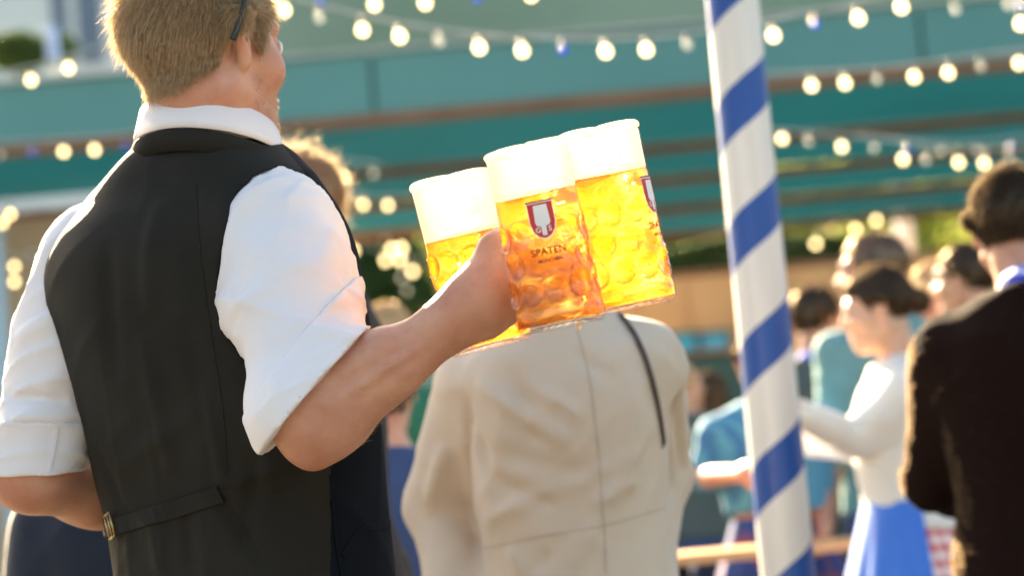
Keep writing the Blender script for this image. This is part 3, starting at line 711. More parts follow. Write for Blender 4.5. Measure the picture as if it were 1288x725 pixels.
def mug(bpx, tpx, D, level, handle_dir, emb_dir, label, Dt=None, seed=0):
    b = P(*bpx, D); t = P(*tpx, Dt or D); ax = t-b; H = float(np.linalg.norm(ax)); ax /= H; sc = H/.205
    hx = nrm(handle_dir-ax*(handle_dir @ ax)); hy = np.cross(ax, hx)
    root = empty('beer_mug', b, label, 'beer mug', 'full beer mugs carried in one hand')
    W = lambda r, th, z: b+ax*(z*sc)+(hx*math.cos(th)+hy*math.sin(th))*(r*sc)
    e_ = emb_dir-ax*(emb_dir @ ax); eth = math.atan2(e_ @ hy, e_ @ hx)
    zs = list(np.linspace(0, .205, 110))
    def ro(z): return np.interp(z, [0, .004, .016, .028, .06, .11, .15, .18, .205], [.0475, .0525, .0535, .0515, .0510, .0500, .0492, .0490, .0492])
    wt = lambda z: .0012+0*z
    rows = [(.046, .0155, 10, 0), (.079, .0150, 10, .5), (.112, .0145, 10, 0)]
    def dim(th, z, amp=1.):
        d = 0
        lab = math.exp(-((((th-eth+math.pi) % (2*math.pi)-math.pi)/.62)**4))*(1 if z > .072 else math.exp(-((z-.072)/.006)**2))
        for zc, rr, n, o in rows:
            k = (th/(2*math.pi)*n-o-eth/(2*math.pi)*n) ; k = k-round(k); dx = k*2*math.pi*.051/n; q = math.hypot(dx, z-zc)/rr
            if q < 1: d += (1-q*q)**.5
            elif q < 1.25: d -= .25*(1-abs(q-1.1)/.15) if abs(q-1.1) < .15 else 0
        d = max(-.3, d)*(1-lab)
        fl = 0
        if .132 < z < .165: fl = .25*max(0, math.cos(th*10))*math.sin((z-.132)/.033*math.pi)
        return (d*.0068+fl*.002)*amp
    n = 144
    def shell(rfun, zlist, closed_bottom, closed_top, mname, matl, parent=root):
        V, Fc = [], []
        for z in zlist:
            for i in range(n):
                th = 2*math.pi*i/n; V.append(W(rfun(th, z), th, z))
        for j in range(len(zlist)-1):
            for i in range(n): Fc.append((j*n+i, j*n+(i+1) % n, (j+1)*n+(i+1) % n, (j+1)*n+i))
        return V, Fc
    # glass: outer skin, rim, inner skin, floor
    V, Fc = shell(lambda th, z: ro(z)-dim(th, z), zs, 0, 0, '', None)
    base = len(zs)
    inner = [(.2055, .048), (.2045, .0465)]+[(z, -1) for z in np.linspace(.2, .022, 90)]+[(.0165, .040), (.0150, .028), (.0145, .012)]
    rings = [(r, z) for z, r in inner]
    k0 = base
    for r, z in rings:
        for i in range(n): V.append(W(r if r > 0 else ro(z)-wt(z)-dim(2*math.pi*i/n, z), 2*math.pi*i/n, z))
    for j in range(k0-1, k0-1+len(rings)):
        for i in range(n): Fc.append((j*n+i, j*n+(i+1) % n, (j+1)*n+(i+1) % n, (j+1)*n+i))
    Fc.append(tuple(range((k0-1+len(rings))*n, (k0+len(rings))*n)))
    # underside, with a shallow star-cut foot ring
    m0 = len(V)
    under = [(.044, .0), (.040, .003), (.025, .0045)]
    for r, z in under:
        for i in range(n): V.append(W(r, 2*math.pi*i/n, z+.0008*math.cos(24*2*math.pi*i/n)))
    prev = 0
    for j in range(3):
        a0 = 0 if j == 0 else m0+(j-1)*n; a1 = m0+j*n
        for i in range(n): Fc.append((a0+(i+1) % n, a0+i, a1+i, a1+(i+1) % n))
    Fc.append(tuple(range(m0+2*n+n-1, m0+2*n-1, -1)))
    mesh('glass_body', V, Fc, MATS['glass'], root, True, b)
    # handle: flattened D loop
    hp = catmull([W(.047, 0, .168), W(.062, 0, .176), W(.084, 0, .168), W(.093, 0, .140), W(.091, 0, .10), W(.080, 0, .062), W(.062, 0, .046), W(.047, 0, .048)], 8)
    mb = MB(); mb.tube(hp, .0078*sc, 14); mb.build('handle', MATS['glass'], root, True, b)
    # beer
    zb = list(np.linspace(.0075, level, 74)); V, Fc = shell(lambda th, z: ro(z)-wt(z)-.0004-dim(th, z)+.0005*math.sin(3*th+z*60), zb, 1, 1, '', None)
    Fc += [tuple(range(n-1, -1, -1)), tuple(range((len(zb)-1)*n, len(zb)*n))]
    mesh('beer', V, Fc, MATS['beer'], root, True, b)
    # foam head
    rg = np.random.default_rng(seed); ph = rg.uniform(0, 6, 6)
    lo_z = lambda th: level+.0006+.0030*(1+math.sin(2*th+ph[0]))*.5+.0018*(1+math.sin(5*th+ph[1]))*.5+.0014*(1+math.sin(11*th+ph[4]))*.5+.0007*math.sin(23*th+ph[5])
    V, Fc = [], []; prof = [(0.0, 0), (.30, 0), (.6, 0), (.9, 0), (1, 0)]
    steps = 26
    for j in range(steps+1):
        q = j/steps
        for i in range(n):
            th = 2*math.pi*i/n; z = lo_z(th)+(.204-lo_z(th))*q; V.append(W(ro(z)-wt(z)-.0003-dim(th, z), th, z))
    tops = [(.0468, .2062), (.0496, .2068), (.0503, .2085), (.0492, .2112), (.0455, .2135), (.038, .2150), (.026, .2160), (.012, .2166), (.003, .2167)]
    for r, z in tops:
        for i in range(n):
            th = 2*math.pi*i/n; V.append(W(r, th, z+(.0022*math.sin(2*th+ph[2])+.0011*math.sin(5*th+ph[5])+.0006*math.sin(11*th+ph[3]))*(r/.05)**.5*(1 if z > .207 else .2)))
    for j in range(steps+len(tops)):
        for i in range(n): Fc.append((j*n+i, j*n+(i+1) % n, (j+1)*n+(i+1) % n, (j+1)*n+i))
    Fc += [tuple(range(n-1, -1, -1)), tuple(range((steps+len(tops))*n, (steps+len(tops)+1)*n))]
    mesh('foam', V, Fc, MATS['foam'], root, True, b)
    # printed emblem, laid on the glass
    red = mat('print_red', (.62, .03, .03), .5); whi = mat('print_white', (.85, .80, .76), .5); dk = mat('print_dark', (.03, .012, .008), .5)
    def lay(name, V2, F2, z0, m_, lift, par, sx=1.):
        Vw = [W(ro(z0+y)+lift, eth+x*sx/.0505, z0+y) for x, y, *_ in V2]
        return mesh(name, Vw, F2, m_, par, False, b)
    def poly(pts):       # fan-filled outline in a fine strip grid, so that it bends with the glass
        ys = np.linspace(min(p[1] for p in pts), max(p[1] for p in pts), 28); V2, F2 = [], []
        for y in ys:
            xs = []
            for i in range(len(pts)):
                (x0, y0), (x1, y1) = pts[i], pts[(i+1) % len(pts)]
                if (y0-y)*(y1-y) <= 0 and y0 != y1: xs.append(x0+(x1-x0)*(y-y0)/(y1-y0))
            a_, c_ = (min(xs), max(xs)) if xs else (0, 0)
            for k in range(9): V2.append((a_+(c_-a_)*k/8, y, 0))
        for j in range(27):
            for k in range(8): F2.append((j*9+k, j*9+k+1, (j+1)*9+k+1, (j+1)*9+k))
        return V2, F2
    S = .0165
    def shield(s):
        s = s*.88; return [(-S*s, .022*s), (S*s, .022*s), (S*s*.98, -.004*s), (S*s*.82, -.014*s), (S*s*.45, -.0215*s), (0, -.024*s), (-S*s*.45, -.0215*s), (-S*s*.82, -.014*s), (-S*s*.98, -.004*s)]
    V2, F2 = poly(shield(1.07)); em = lay('emblem', V2, F2, .126, whi, .0006, root)
    V2, F2 = poly(shield(1.0)); lay('shield_field', V2, F2, .126, red, .0009, em)
    V2, F2 = poly([(-.0078, .0170), (.0078, .0170), (.0088, -.003), (.0072, -.0065), (.0030, -.0065), (.0026, -.018), (-.0026, -.018), (-.0030, -.0065), (-.0072, -.0065), (-.0088, -.003)]); lay('spade_shape', V2, F2, .126, whi, .0012, em)
    for ch, dx in (('G', -.0068), ('S', .0068)):
        V2, F2 = text_mesh(ch, .0085); V2[:, 0] += dx; V2[:, 1] -= .0115; lay('letter', V2, F2, .126, whi, .0012, em)
    V2, F2 = poly([(-S, .0008), (S, .0008), (S, -.0008), (-S, -.0008)]); lay('emblem_rule', V2, F2, .1475, dk, .0010, em)
    V2, F2 = text_mesh('SPATEN', .0115); lay('lettering', V2, F2, .0895, dk, .0018, root)
    V2, F2 = text_mesh('MÜNCHEN', .0055); lay('lettering', V2, F2, .079, dk, .0018, root)
    # beer drops and froth on the outside
    for k in range(5):
        th = eth+rg.uniform(-1.3, 1.3); z = rg.uniform(.165, .2); r = rg.uniform(.0006, .0014); mb = MB()
        mb.lathe([(r*.1, -r), (r*.8, -r*.6), (r, 0), (r*.7, r*.7), (r*.1, r)], W(ro(z)-.0002, th, z), ax, 8); mb.build('froth_drop', MATS['foam'], root, True, b)
    if seed == 0:
        mb = MB(); mb.lathe([(.0004, -.006), (.0022, -.003), (.0028, 0), (.0012, .004)], W(.040, eth+.45, -.001), (0, 0, 1), 10); mb.build('beer_drop', MATS['foam'], root, True, b)
    return root

def build_mugs():
    toL = lambda x, y, D, x2, y2, D2: nrm(P(x, y, D)-P(x2, y2, D2))
    mug((708, 412), (663, 194), 2.655, .156, toL(640, 320, 2.79, 683, 305, 2.66), -fw+cr*.02, 'middle beer mug with red and white shield emblem, nearest the camera of the three')
    mug((797, 388), (752, 172), 2.76, .158, toL(650, 320, 2.80, 773, 285, 2.76), nrm(-fw*.42+cr*.92), 'right beer mug, farthest from the hand, its emblem on the far right edge', seed=1)
    mug((618, 438), (567, 232), 2.915, .140, toL(640, 320, 2.79, 588, 340, 2.915), nrm(fw*.8+cr*.5), 'left beer mug partly behind the wrist, its foam top lowest of the three', seed=2)

# ================================================================== OTHER PEOPLE
def fig(label, hx, hy, D, yaw, top, bottom, hair, hstyle='short', group=None, seat=None, arms=None, head_pitch=0., head_yaw=None, skinm=None, h=.011, top_e=.02, sleeve=1.0, collar=None, female=False, zlow=.90, nh=1500, hw=.0022, extra=None, sh_w=1.0, folds_px=None, hemz=.45, head_off=(0, 0), apron=None, sl_r=1.0, nap=None, collar_up=.012, drape_a=.0042):
    hc = P(hx, hy, D); s = hc[2]/1.62 if seat is None else (hc[2]-seat)/1.14
    s = float(np.clip(s, .75, 1.12)); M0 = frame(yaw); rt, fd, up = M0[:, 0], M0[:, 1], M0[:, 2]
    dz = 0 if seat is None else seat-.48*s
    z0 = hc[2]-1.62*s               # offset of the upper body
    O = A(hc[0], hc[1], 0)-fd*.035*s-rt*head_off[0]-fd*head_off[1]
    X = lambda x, y, z: O+rt*x*s+fd*y*s+up*(z*s+z0)
    wf = .9 if female else 1.0
    root = empty('person', O, label, 'person', group)
    HM = frame(yaw if head_yaw is None else head_yaw, head_pitch)
    hs = s*(.96 if female else 1.02)
    hsdf, HT = head_sdf(hc, HM, hs)
    W_ = .170*wf*sh_w
    def torso(e):
        if female: S = [(.80, 0, 0, .168, .13), (.90, 0, -.005, .178, .132), (.98, 0, 0, .160, .12), (1.08, 0, 0, .130, .100), (1.2, 0, .004, .142, .112), (1.3, 0, .0, .156, .112), (1.38, 0, -.012, .150, .095), (1.43, 0, -.02, .11, .075), (1.48, 0, -.02, .062, .058)]
        else: S = [(.80, 0, 0, .155, .12), (.90, 0, -.005, .165, .125), (.98, 0, 0, .160, .12), (1.08, 0, 0, .152, .112), (1.2, 0, .0, .166, .12), (1.3, 0, -.006, .178, .122), (1.38, 0, -.014, .172, .105), (1.43, 0, -.02, .12, .08), (1.48, 0, -.02, .07, .062)]
        return loft([(X(x, y, z), (a*sh_w+e)*s, (b+e)*s) for z, x, y, a, b in S], rt, fd, 2.25)
    sh = {-1: X(-W_, -.012, 1.372), 1: X(W_, -.012, 1.372)}
    el, wr = {}, {}
    for k in (-1, 1):
        el[k] = X(k*(W_+.06), -.04, 1.10); wr[k] = X(k*(W_+.03), .10, .90)
        if arms and k in arms: el[k], wr[k] = arms[k]
    tr = U([torso(-.012), cap(X(0, -.03, 1.40), HT(0, -.028, -.07), .056*s*wf, .054*s*wf), cap(X(0, -.03, 1.42), sh[1], .045*s, .05*s), cap(X(0, -.03, 1.42), sh[-1], .045*s, .05*s)], .04)
    am = U([cap(sh[k], el[k], .048*s*wf, .038*s*wf) for k in (-1, 1)]+[cap(el[k], wr[k], .040*s*wf, .026*s*wf) for k in (-1, 1)], .012)
    hands = [hand_sdf(wr[k], nrm(wr[k]-el[k]), nrm(rt*k+A(.01, .02, .03)), s*.95, .45, -k) for k in (-1, 1)]
    lg, kn, an = [], {}, {}
    for k in (-1, 1):
        if seat is None:
            hp = X(k*.085, 0, .90); kp = A(*(hp[:2]+fd[:2]*.03+rt[:2]*k*.01), .5*s); ap = A(*(hp[:2]+rt[:2]*k*.02-fd[:2]*.01), .085)
        else:
            hp = X(k*.09, 0, .88); kp = hp+fd*.43*s+rt*k*.04; kp[2] = seat+.04; ap = kp-up*(kp[2]-.085)+fd*.02
        kn[k], an[k] = kp, ap; lg += [cap(hp, kp, .075*s, .052*s), cap(kp, ap, .05*s, .034*s), cap(ap, ap+fd*.13-up*.05, .03, .025)]
    legs = U(lg, .02)
    body = lambda p: smin(smin(smin(tr(p), hsdf(p), .02), am(p), .02), legs(p), .03)
    allp = np.array([hc+.16, hc-.16, *sh.values(), *el.values(), *wr.values(), *kn.values(), *an.values(), O]); lo = allp.min(0)-.14; hi = allp.max(0)+.14; lo[2] = -.01
    V, Q = nets(body, lo, hi, h*1.0)
    V2, Q2 = nets(hsdf, hc-.17*hs, hc+.17*hs, max(.0045, h*.45))
    Vs, Qs = [V], [Q]; k0 = len(V)
    for k, hd_ in zip((-1, 1), hands):
        v, q = nets(hd_, wr[k]-.2, wr[k]+.2, .0055); Vs.append(v); Qs.append(q+k0); k0 += len(v)
    # refine the head: replace coarse head surface by a finer union
    bh = lambda p: smin(hsdf(p), tr(p), .02)
    v, q = nets(inter(off(bh, .0007), plane(hc-up*.12*s, -up)), hc-.17*hs, hc+.17*hs, .0055); Vs.append(v); Qs.append(q+k0)
    mesh('body', np.concatenate(Vs), np.concatenate(Qs), skinm or skin, root, True, O)
    for sx in (-1, 1):
        e = HT(sx*.031, .0790, .003); mb = MB(); mb.lathe([(.0001, .0150*hs), (.005, .0142*hs), (.0105, .010*hs), (.0128, .004)], e, HM[:, 1], 12); mb.build('eye', mat('eye_dark', (.12, .09, .07), .15), root, True, O)
    # hair
    if hair is not None:
        ln = 'long' if hstyle in ('long', 'frizz') else 'short' if hstyle == 'bun' else hstyle
        vol = {'short': .007, 'bald': .003, 'bun': .009, 'long': .02, 'frizz': .010}[hstyle]
        bsk = off(hsdf, vol*s); hf = inter(bsk, hair_region(HT, HM, hc, hs, ln), .012)
        if hstyle == 'bun':
            bun = ell(HT(0, -.118, -.012), A(.043, .040, .041)*hs, HM); hh = hf; hf = lambda p: smin(hh(p), bun(p), .008)
        if hstyle == 'long':
            lg_ = U([cap(HT(0, -.05, .03), HT(0, -.07, -.12), .085*hs, .075*hs)], .01); hh = hf
            hf = lambda p: smin(hh(p), lg_(p), .03)
        hf2 = wob(hf, .0025, 60, 5)
        HV, HQ = nets(hf2, hc-.24*hs, hc+.2*hs, .007)
        ho = mesh('hair', HV, HQ, hair, root, True, O)
        Nn = ngrad(hf, HV)
        if nh:
            if hstyle == 'frizz': V1, Q1 = strands(HV, Nn, nh, .022, hw, A(.1, 0, -.5), 1.2, 3, .9)
            else: V1, Q1 = strands(HV, Nn, nh, .009 if hstyle != 'bald' else .006, hw, (A(0, 0, -1.)-fd*.3) if hstyle != 'bun' else (-fd), .6 if hstyle != 'bun' else .3, 3)
            mesh('hair_strands', V1, Q1, hair, ho, False, O)
    # top garment
    tt = torso(top_e); sl = []
    for k in (-1, 1):
        v = el[k]-sh[k]
        if sleeve > 0:
            sl += [cap(sh[k], el[k], (.062+top_e*.3)*s*wf*sl_r, (.050+top_e*.2)*s*wf*sl_r)]
            if sleeve > .5: sl += [cap(el[k], el[k]+(wr[k]-el[k])*min(1, sleeve-.02), .052*s*wf*sl_r, .040*s*wf*sl_r)]
        sl += [cap(X(0, -.03, 1.415), sh[k], .060*s, .069*s)]
    slv = U(sl, .02)
    tp = lambda p: smin(tt(p), slv(p), .038)
    nh_ = ell(X(0, .015, 1.50), A(.068, .075, .065)*s, M0)
    tp2 = inter(inter(tp, plane(X(0, 0, zlow), -up)), neg(nh_), .008)
    if folds_px: tp2 = folds(tp2, folds_px(tp))
    tp2 = drape(wob(tp2, .0022*s, 22, 4, (1, 1, .6)), drape_a*s, 16, 6, (1, 1, .8))
    to = sdf_obj('jacket' if top_e > .018 else 'shirt', tp2, lo, hi, min(h, .009), top, root, O)
    if nap:
        NV, _ = nets(tp2, lo, hi, .012); NV = NV[NV[:, 2] > .8]; NN = ngrad(tp2, NV); lf = (NN @ (-cr)) > .90; V0, Q0 = strands(NV, NN, 6000, .0035, .0005, A(0, 0, -1.), .9, 8, .3); V1, Q1 = strands(NV[lf], NN[lf], nap[1], .0045, .0006, A(0, 0, -1.), 1.1, 9, .3); V1 = np.concatenate([V0, V1]); Q1 = np.concatenate([Q0, Q1+len(V0)]); mesh('wool_rim_nap', V1, Q1, nap[0], to, False, O)  # sparse nap all over; dense left-facing fibres added to make a sunlit rim
    if collar is not None:
        n = 40; V, Fc = [], []; cc = X(0, -.028, 1.452+collar_up); prof = [(-.003, -.01), (.002, .034), (.006, .036), (.016, .004), (.013, .002), (.004, .02)]; k = len(prof)
        for i in range(n+1):
            th = (i/n-.5)*2*math.pi*.92; dr = -fd*math.cos(th)+rt*math.sin(th); fr = (1-math.cos(th))/2
            for e, z_ in prof: V.append(cc+dr*(.064+e)*s+fd*.018*fr*s+up*(z_-.035*fr+.004)*s)
        for i in range(n):
            for j in range(k): Fc.append((i*k+j, i*k+(j+1) % k, (i+1)*k+(j+1) % k, (i+1)*k+j))
        mesh('collar', V, Fc, collar, to, True, O)
    # lower garment
    if bottom[0] == 'trousers':
        t2 = U([cap(X(k*.085, 0, .88), kn[k], .096*s, .076*s) for k in (-1, 1)]+[cap(kn[k], an[k], .074*s, .06*s) for k in (-1, 1)]+[loft([(X(0, 0, .80), .17*s, .13*s), (X(0, 0, .9), .178*s, .137*s), (X(0, 0, 1.0), .165*s, .125*s)], rt, fd)], .03)
        sdf_obj('trousers', inter(wob(t2, .004, 16, 3), plane(A(0, 0, .06), -up)), lo, hi, .014, bottom[1], root, O)
    else:
        hz = hemz; zt = X(0, 0, 1.08)[2]; n = 96; V, Fc = [], []; J = 14
        for j in range(J+1):
            q = j/J; z = zt+(hz-zt)*q
            for i in range(n):
                th = 2*math.pi*i/n; pl = 1+.07*q*math.sin(th*14)+.03*q*math.sin(th*5+1); sk = min(1, q*2.2)
                ra = (.150+.045*sk+.13*q)*s*pl; rb = (.118+.04*sk+.14*q)*s*pl
                c = O+rt*ra*math.cos(th)+fd*rb*math.sin(th); V.append(A(c[0], c[1], z))
        for j in range(J):
            for i in range(n): Fc.append((j*n+i, j*n+(i+1) % n, (j+1)*n+(i+1) % n, (j+1)*n+i))
        mesh('skirt', V, Fc, bottom[1], root, True, O)
        if apron is not None:
            V, Fc = [], []; i0, i1 = apron[1]
            for j in range(J+1):
                q = j/J*.93; z = zt+(hz-zt)*q+.003
                for i in range(i0, i1):
                    th = 2*math.pi*i/n; pl = 1+.07*q*math.sin(th*14)+.03*q*math.sin(th*5+1); sk = min(1, q*2.2)
                    for e in (.006, .009):
                        ra = (.150+.045*sk+.13*q)*s*pl+e; rb = (.118+.04*sk+.14*q)*s*pl+e; c = O+rt*ra*math.cos(th)+fd*rb*math.sin(th); V.append(A(c[0], c[1], z))
            m_ = (i1-i0)
            for j in range(J):
                for i in range(m_-1):
                    for e in (0, 1):
                        a_ = (j*m_+i)*2+e; Fc.append((a_, a_+2, a_+2+2*m_, a_+2*m_))
            mesh('apron', V, Fc, apron[0], root, True, O)
    for k in (-1, 1):
        s_ = U([cap(an[k]-up*.035-fd*.04, an[k]-up*.04+fd*.1, .036, .04), cap(an[k]-up*.045+fd*.1, an[k]-up*.05+fd*.15, .036, .03)], .03)
        sdf_obj('shoe', inter(s_, plane(A(0, 0, .001), -up)), an[k]-.3, an[k]+.3, .014, dark_leather, root, O)
    if extra: extra(dict(root=root, O=O, tp=tp2, X=X, T=HT, s=s, rt=rt, fd=fd, to=to, el=el, wr=wr))
    return root

def people():
    # person in the beige trench coat (head behind the beer)
    D = 3.95
    def coat_folds(f):
        def l(x0, y0, x1, y1, w_, am):
            return (hit(f, x0, y0, 3.2), hit(f, x1, y1, 3.2), w_*1.0, am*2.3)
        return [l(600, 480, 720, 560, .013, .007), l(620, 600, 700, 640, .014, -.005), l(640, 460, 680, 560, .012, -.005), l(590, 520, 640, 640, .014, -.004), l(800, 470, 790, 620, .016, .005), l(640, 500, 620, 650, .02, .003),
                l(720, 440, 770, 480, .012, -.004), l(800, 600, 745, 640, .012, .005), l(610, 660, 700, 612, .012, .005), l(690, 690, 680, 722, .01, -.004), l(560, 560, 540, 640, .012, .006), l(850, 500, 862, 600, .012, -.006), l(600, 560, 760, 600, .014, -.003), l(660, 480, 740, 530, .010, .004), l(700, 620, 800, 570, .010, .003),
                l(760, 640, 720, 718, .012, .004), l(530, 520, 540, 700, .010, -.004), l(640, 690, 660, 722, .012, .004), l(590, 500, 596, 690, .008, -.008), l(836, 430, 842, 640, .008, -.008)]
    def coat_extra(c):
        f = c['tp']; O = c['O']
        def surf(pxs, lift):
            pts, ns = [], []
            for x, y in catmull([A(x, y, 0) for x, y in pxs], 7)[:, :2]:
                p, n_ = hit(f, x, y, 3.2); pts.append(p+n_*lift); ns.append(n_)
            return pts, ns
        for px_ in ([(726, 415), (742, 480), (752, 560), (757, 630), (760, 668), (762, 722)], [(608, 690), (650, 682), (700, 672), (760, 662), (835, 640)]):
            pts, ns = surf(px_, .0006); ribbon('coat_seam', pts, ns, .0024, .0009, seam_mat, c['to'], O)
        coat_pts = None
        pts, ns = surf([(778, 395), (796, 420), (812, 455), (824, 500), (831, 540), (835, 572)], .003)
        for i in (1, 2, 3): pts[-i] = pts[-i]-ns[-i]*(.004*(4-i))
        return pts, ns
    hold = {}
    fig('person in beige trench coat seen from behind, head hidden by the full beer mugs', 692, 292, D, R(8), beige_cotton, ('trousers', denim), hair_brown, 'short', female=False, top_e=.034, zlow=.62, h=.008, sh_w=.82,
        arms={-1: (P(550, 640, 3.98), P(590, 800, 3.84)), 1: (P(826, 600, 4.02), P(812, 770, 3.86))}, folds_px=coat_folds, extra=lambda c: hold.update(v=coat_extra(c), O=c['O']), collar=beige_cotton, nh=2500, sl_r=1.05, drape_a=.0045)
    pts, ns = hold['v']
    tag(ribbon('bag_strap', pts, ns, .0085, .0025, dark_leather, None, hold['O']), 'thin dark leather bag strap over the right shoulder of the beige coat', 'bag strap')
    # man in brown jacket at the right edge
    fig('man in dark brown wool jacket and blue gingham collar at the right, back turned', 1276, 283, 4.7, R(16), brown_wool, ('trousers', black_cloth), hair_dark, 'short', top_e=.035, h=.008, zlow=.68, sh_w=1.12,
        arms={-1: (P(1172, 606, 4.76), P(1262, 655, 5.02)), 1: (P(1440, 600, 4.8), P(1400, 720, 5.0))}, collar=gingham_blue, nh=14000, hw=.0014, sl_r=1.0, nap=(wool_rim_nap, 36000), collar_up=.034, head_off=(-.035, 0))
    # woman with a bun
    fig('woman with dark hair in a bun, white long sleeved top and blue apron, facing left', 1102, 388, 6.3, R(-90), white_soft, ('skirt', gingham_red), hair_dark, 'bun', top_e=.024, h=.010, zlow=1.0, female=True, skinm=skin_pale, head_pitch=R(10),
        arms={-1: (P(1075, 552, 6.15), P(1003, 520, 6.0)), 1: (P(1080, 560, 6.5), P(1010, 560, 6.45))}, nh=3500, hemz=.3, apron=(blue_skirt, (0, 50)), sl_r=1.05)
    # frizzy haired person behind the waiter
    fig('person with frizzy blond hair directly behind the waiter in the black vest', 358, 268, 4.5, R(-75), black_cloth, ('trousers', black_cloth), hair_frizz, 'frizz', top_e=.01, h=.012, nh=3600, hw=.0010, female=True, sh_w=.8, arms={-1: (P(395, 540, 4.42), P(385, 700, 4.4)), 1: (P(400, 540, 4.6), P(392, 700, 4.6))})
    # others in the crowd
    fig('man in grey jacket and blue shirt between striped pole and woman with the bun', 1028, 402, 9.0, R(20), grey_wool, ('trousers', grey_wool), hair_dark, 'short', top_e=.026, collar=blue_shirt, head_yaw=R(50), nh=1500)
    fig('person in teal shirt behind the face of the woman with the bun', 1098, 342, 7.9, R(-20), teal_shirt, ('trousers', denim), hair_brown, 'short', top_e=.02, sleeve=.4, head_yaw=R(-70), nh=2200)
    fig('balding seated man low beside the right sleeve of the beige coat', 858, 486, 8.6, R(-10), grey_wool, ('trousers', denim), hair_blond, 'bald', top_e=.024, seat=.78, h=.012, head_yaw=R(50), nh=500)
    fig('dark haired person in black left of the pole, beside the balding man', 886, 500, 9.6, R(-40), black_cloth, ('trousers', black_cloth), hair_dark, 'long', top_e=.02, h=.013, nh=500, seat=.75)
    fig('person in blue checked shirt and tartan skirt standing behind the striped pole', 958, 452, 7.6, R(12), blue_check, ('skirt', tartan), hair_dark, 'short', top_e=.016, sleeve=.4, h=.011, zlow=1.1,
        arms={-1: (P(884, 600, 7.55), P(935, 596, 7.2)), 1: (P(1030, 610, 7.6), P(1036, 660, 7.4))}, hemz=.4, nh=500)
    fig('fair haired person far behind, showing just above the waiter\'s forearm', 489, 428, 8.2, R(30), green_cloth, ('trousers', denim), hair_blond, 'short', top_e=.02, h=.013, nh=1200)
    fig('person in blue top glimpsed between waiter and beige coat', 478, 505, 5.6, R(-20), denim, ('trousers', denim), hair_brown, 'short', top_e=.022, h=.012, nh=500)
    fig('seated person in dark navy jacket below the waiter\'s left forearm', 172, 520, 4.3, R(10), navy_wool, ('trousers', black_cloth), hair_dark, 'short', top_e=.045, h=.012, seat=.45, nh=0, sh_w=1.25, sl_r=1.3)
    fig('fair haired person far behind, between the bun and the man in brown', 1178, 372, 8.8, R(40), cream_cloth, ('trousers', denim), hair_blond, 'short', top_e=.02, h=.013, nh=1200, head_yaw=R(-60))
    fig('dark haired person farthest right in the crowd, beside the ear of the man in brown', 1214, 352, 8.4, R(-60), navy_wool, ('trousers', black_cloth), hair_dark, 'short', top_e=.022, h=.013, nh=600)

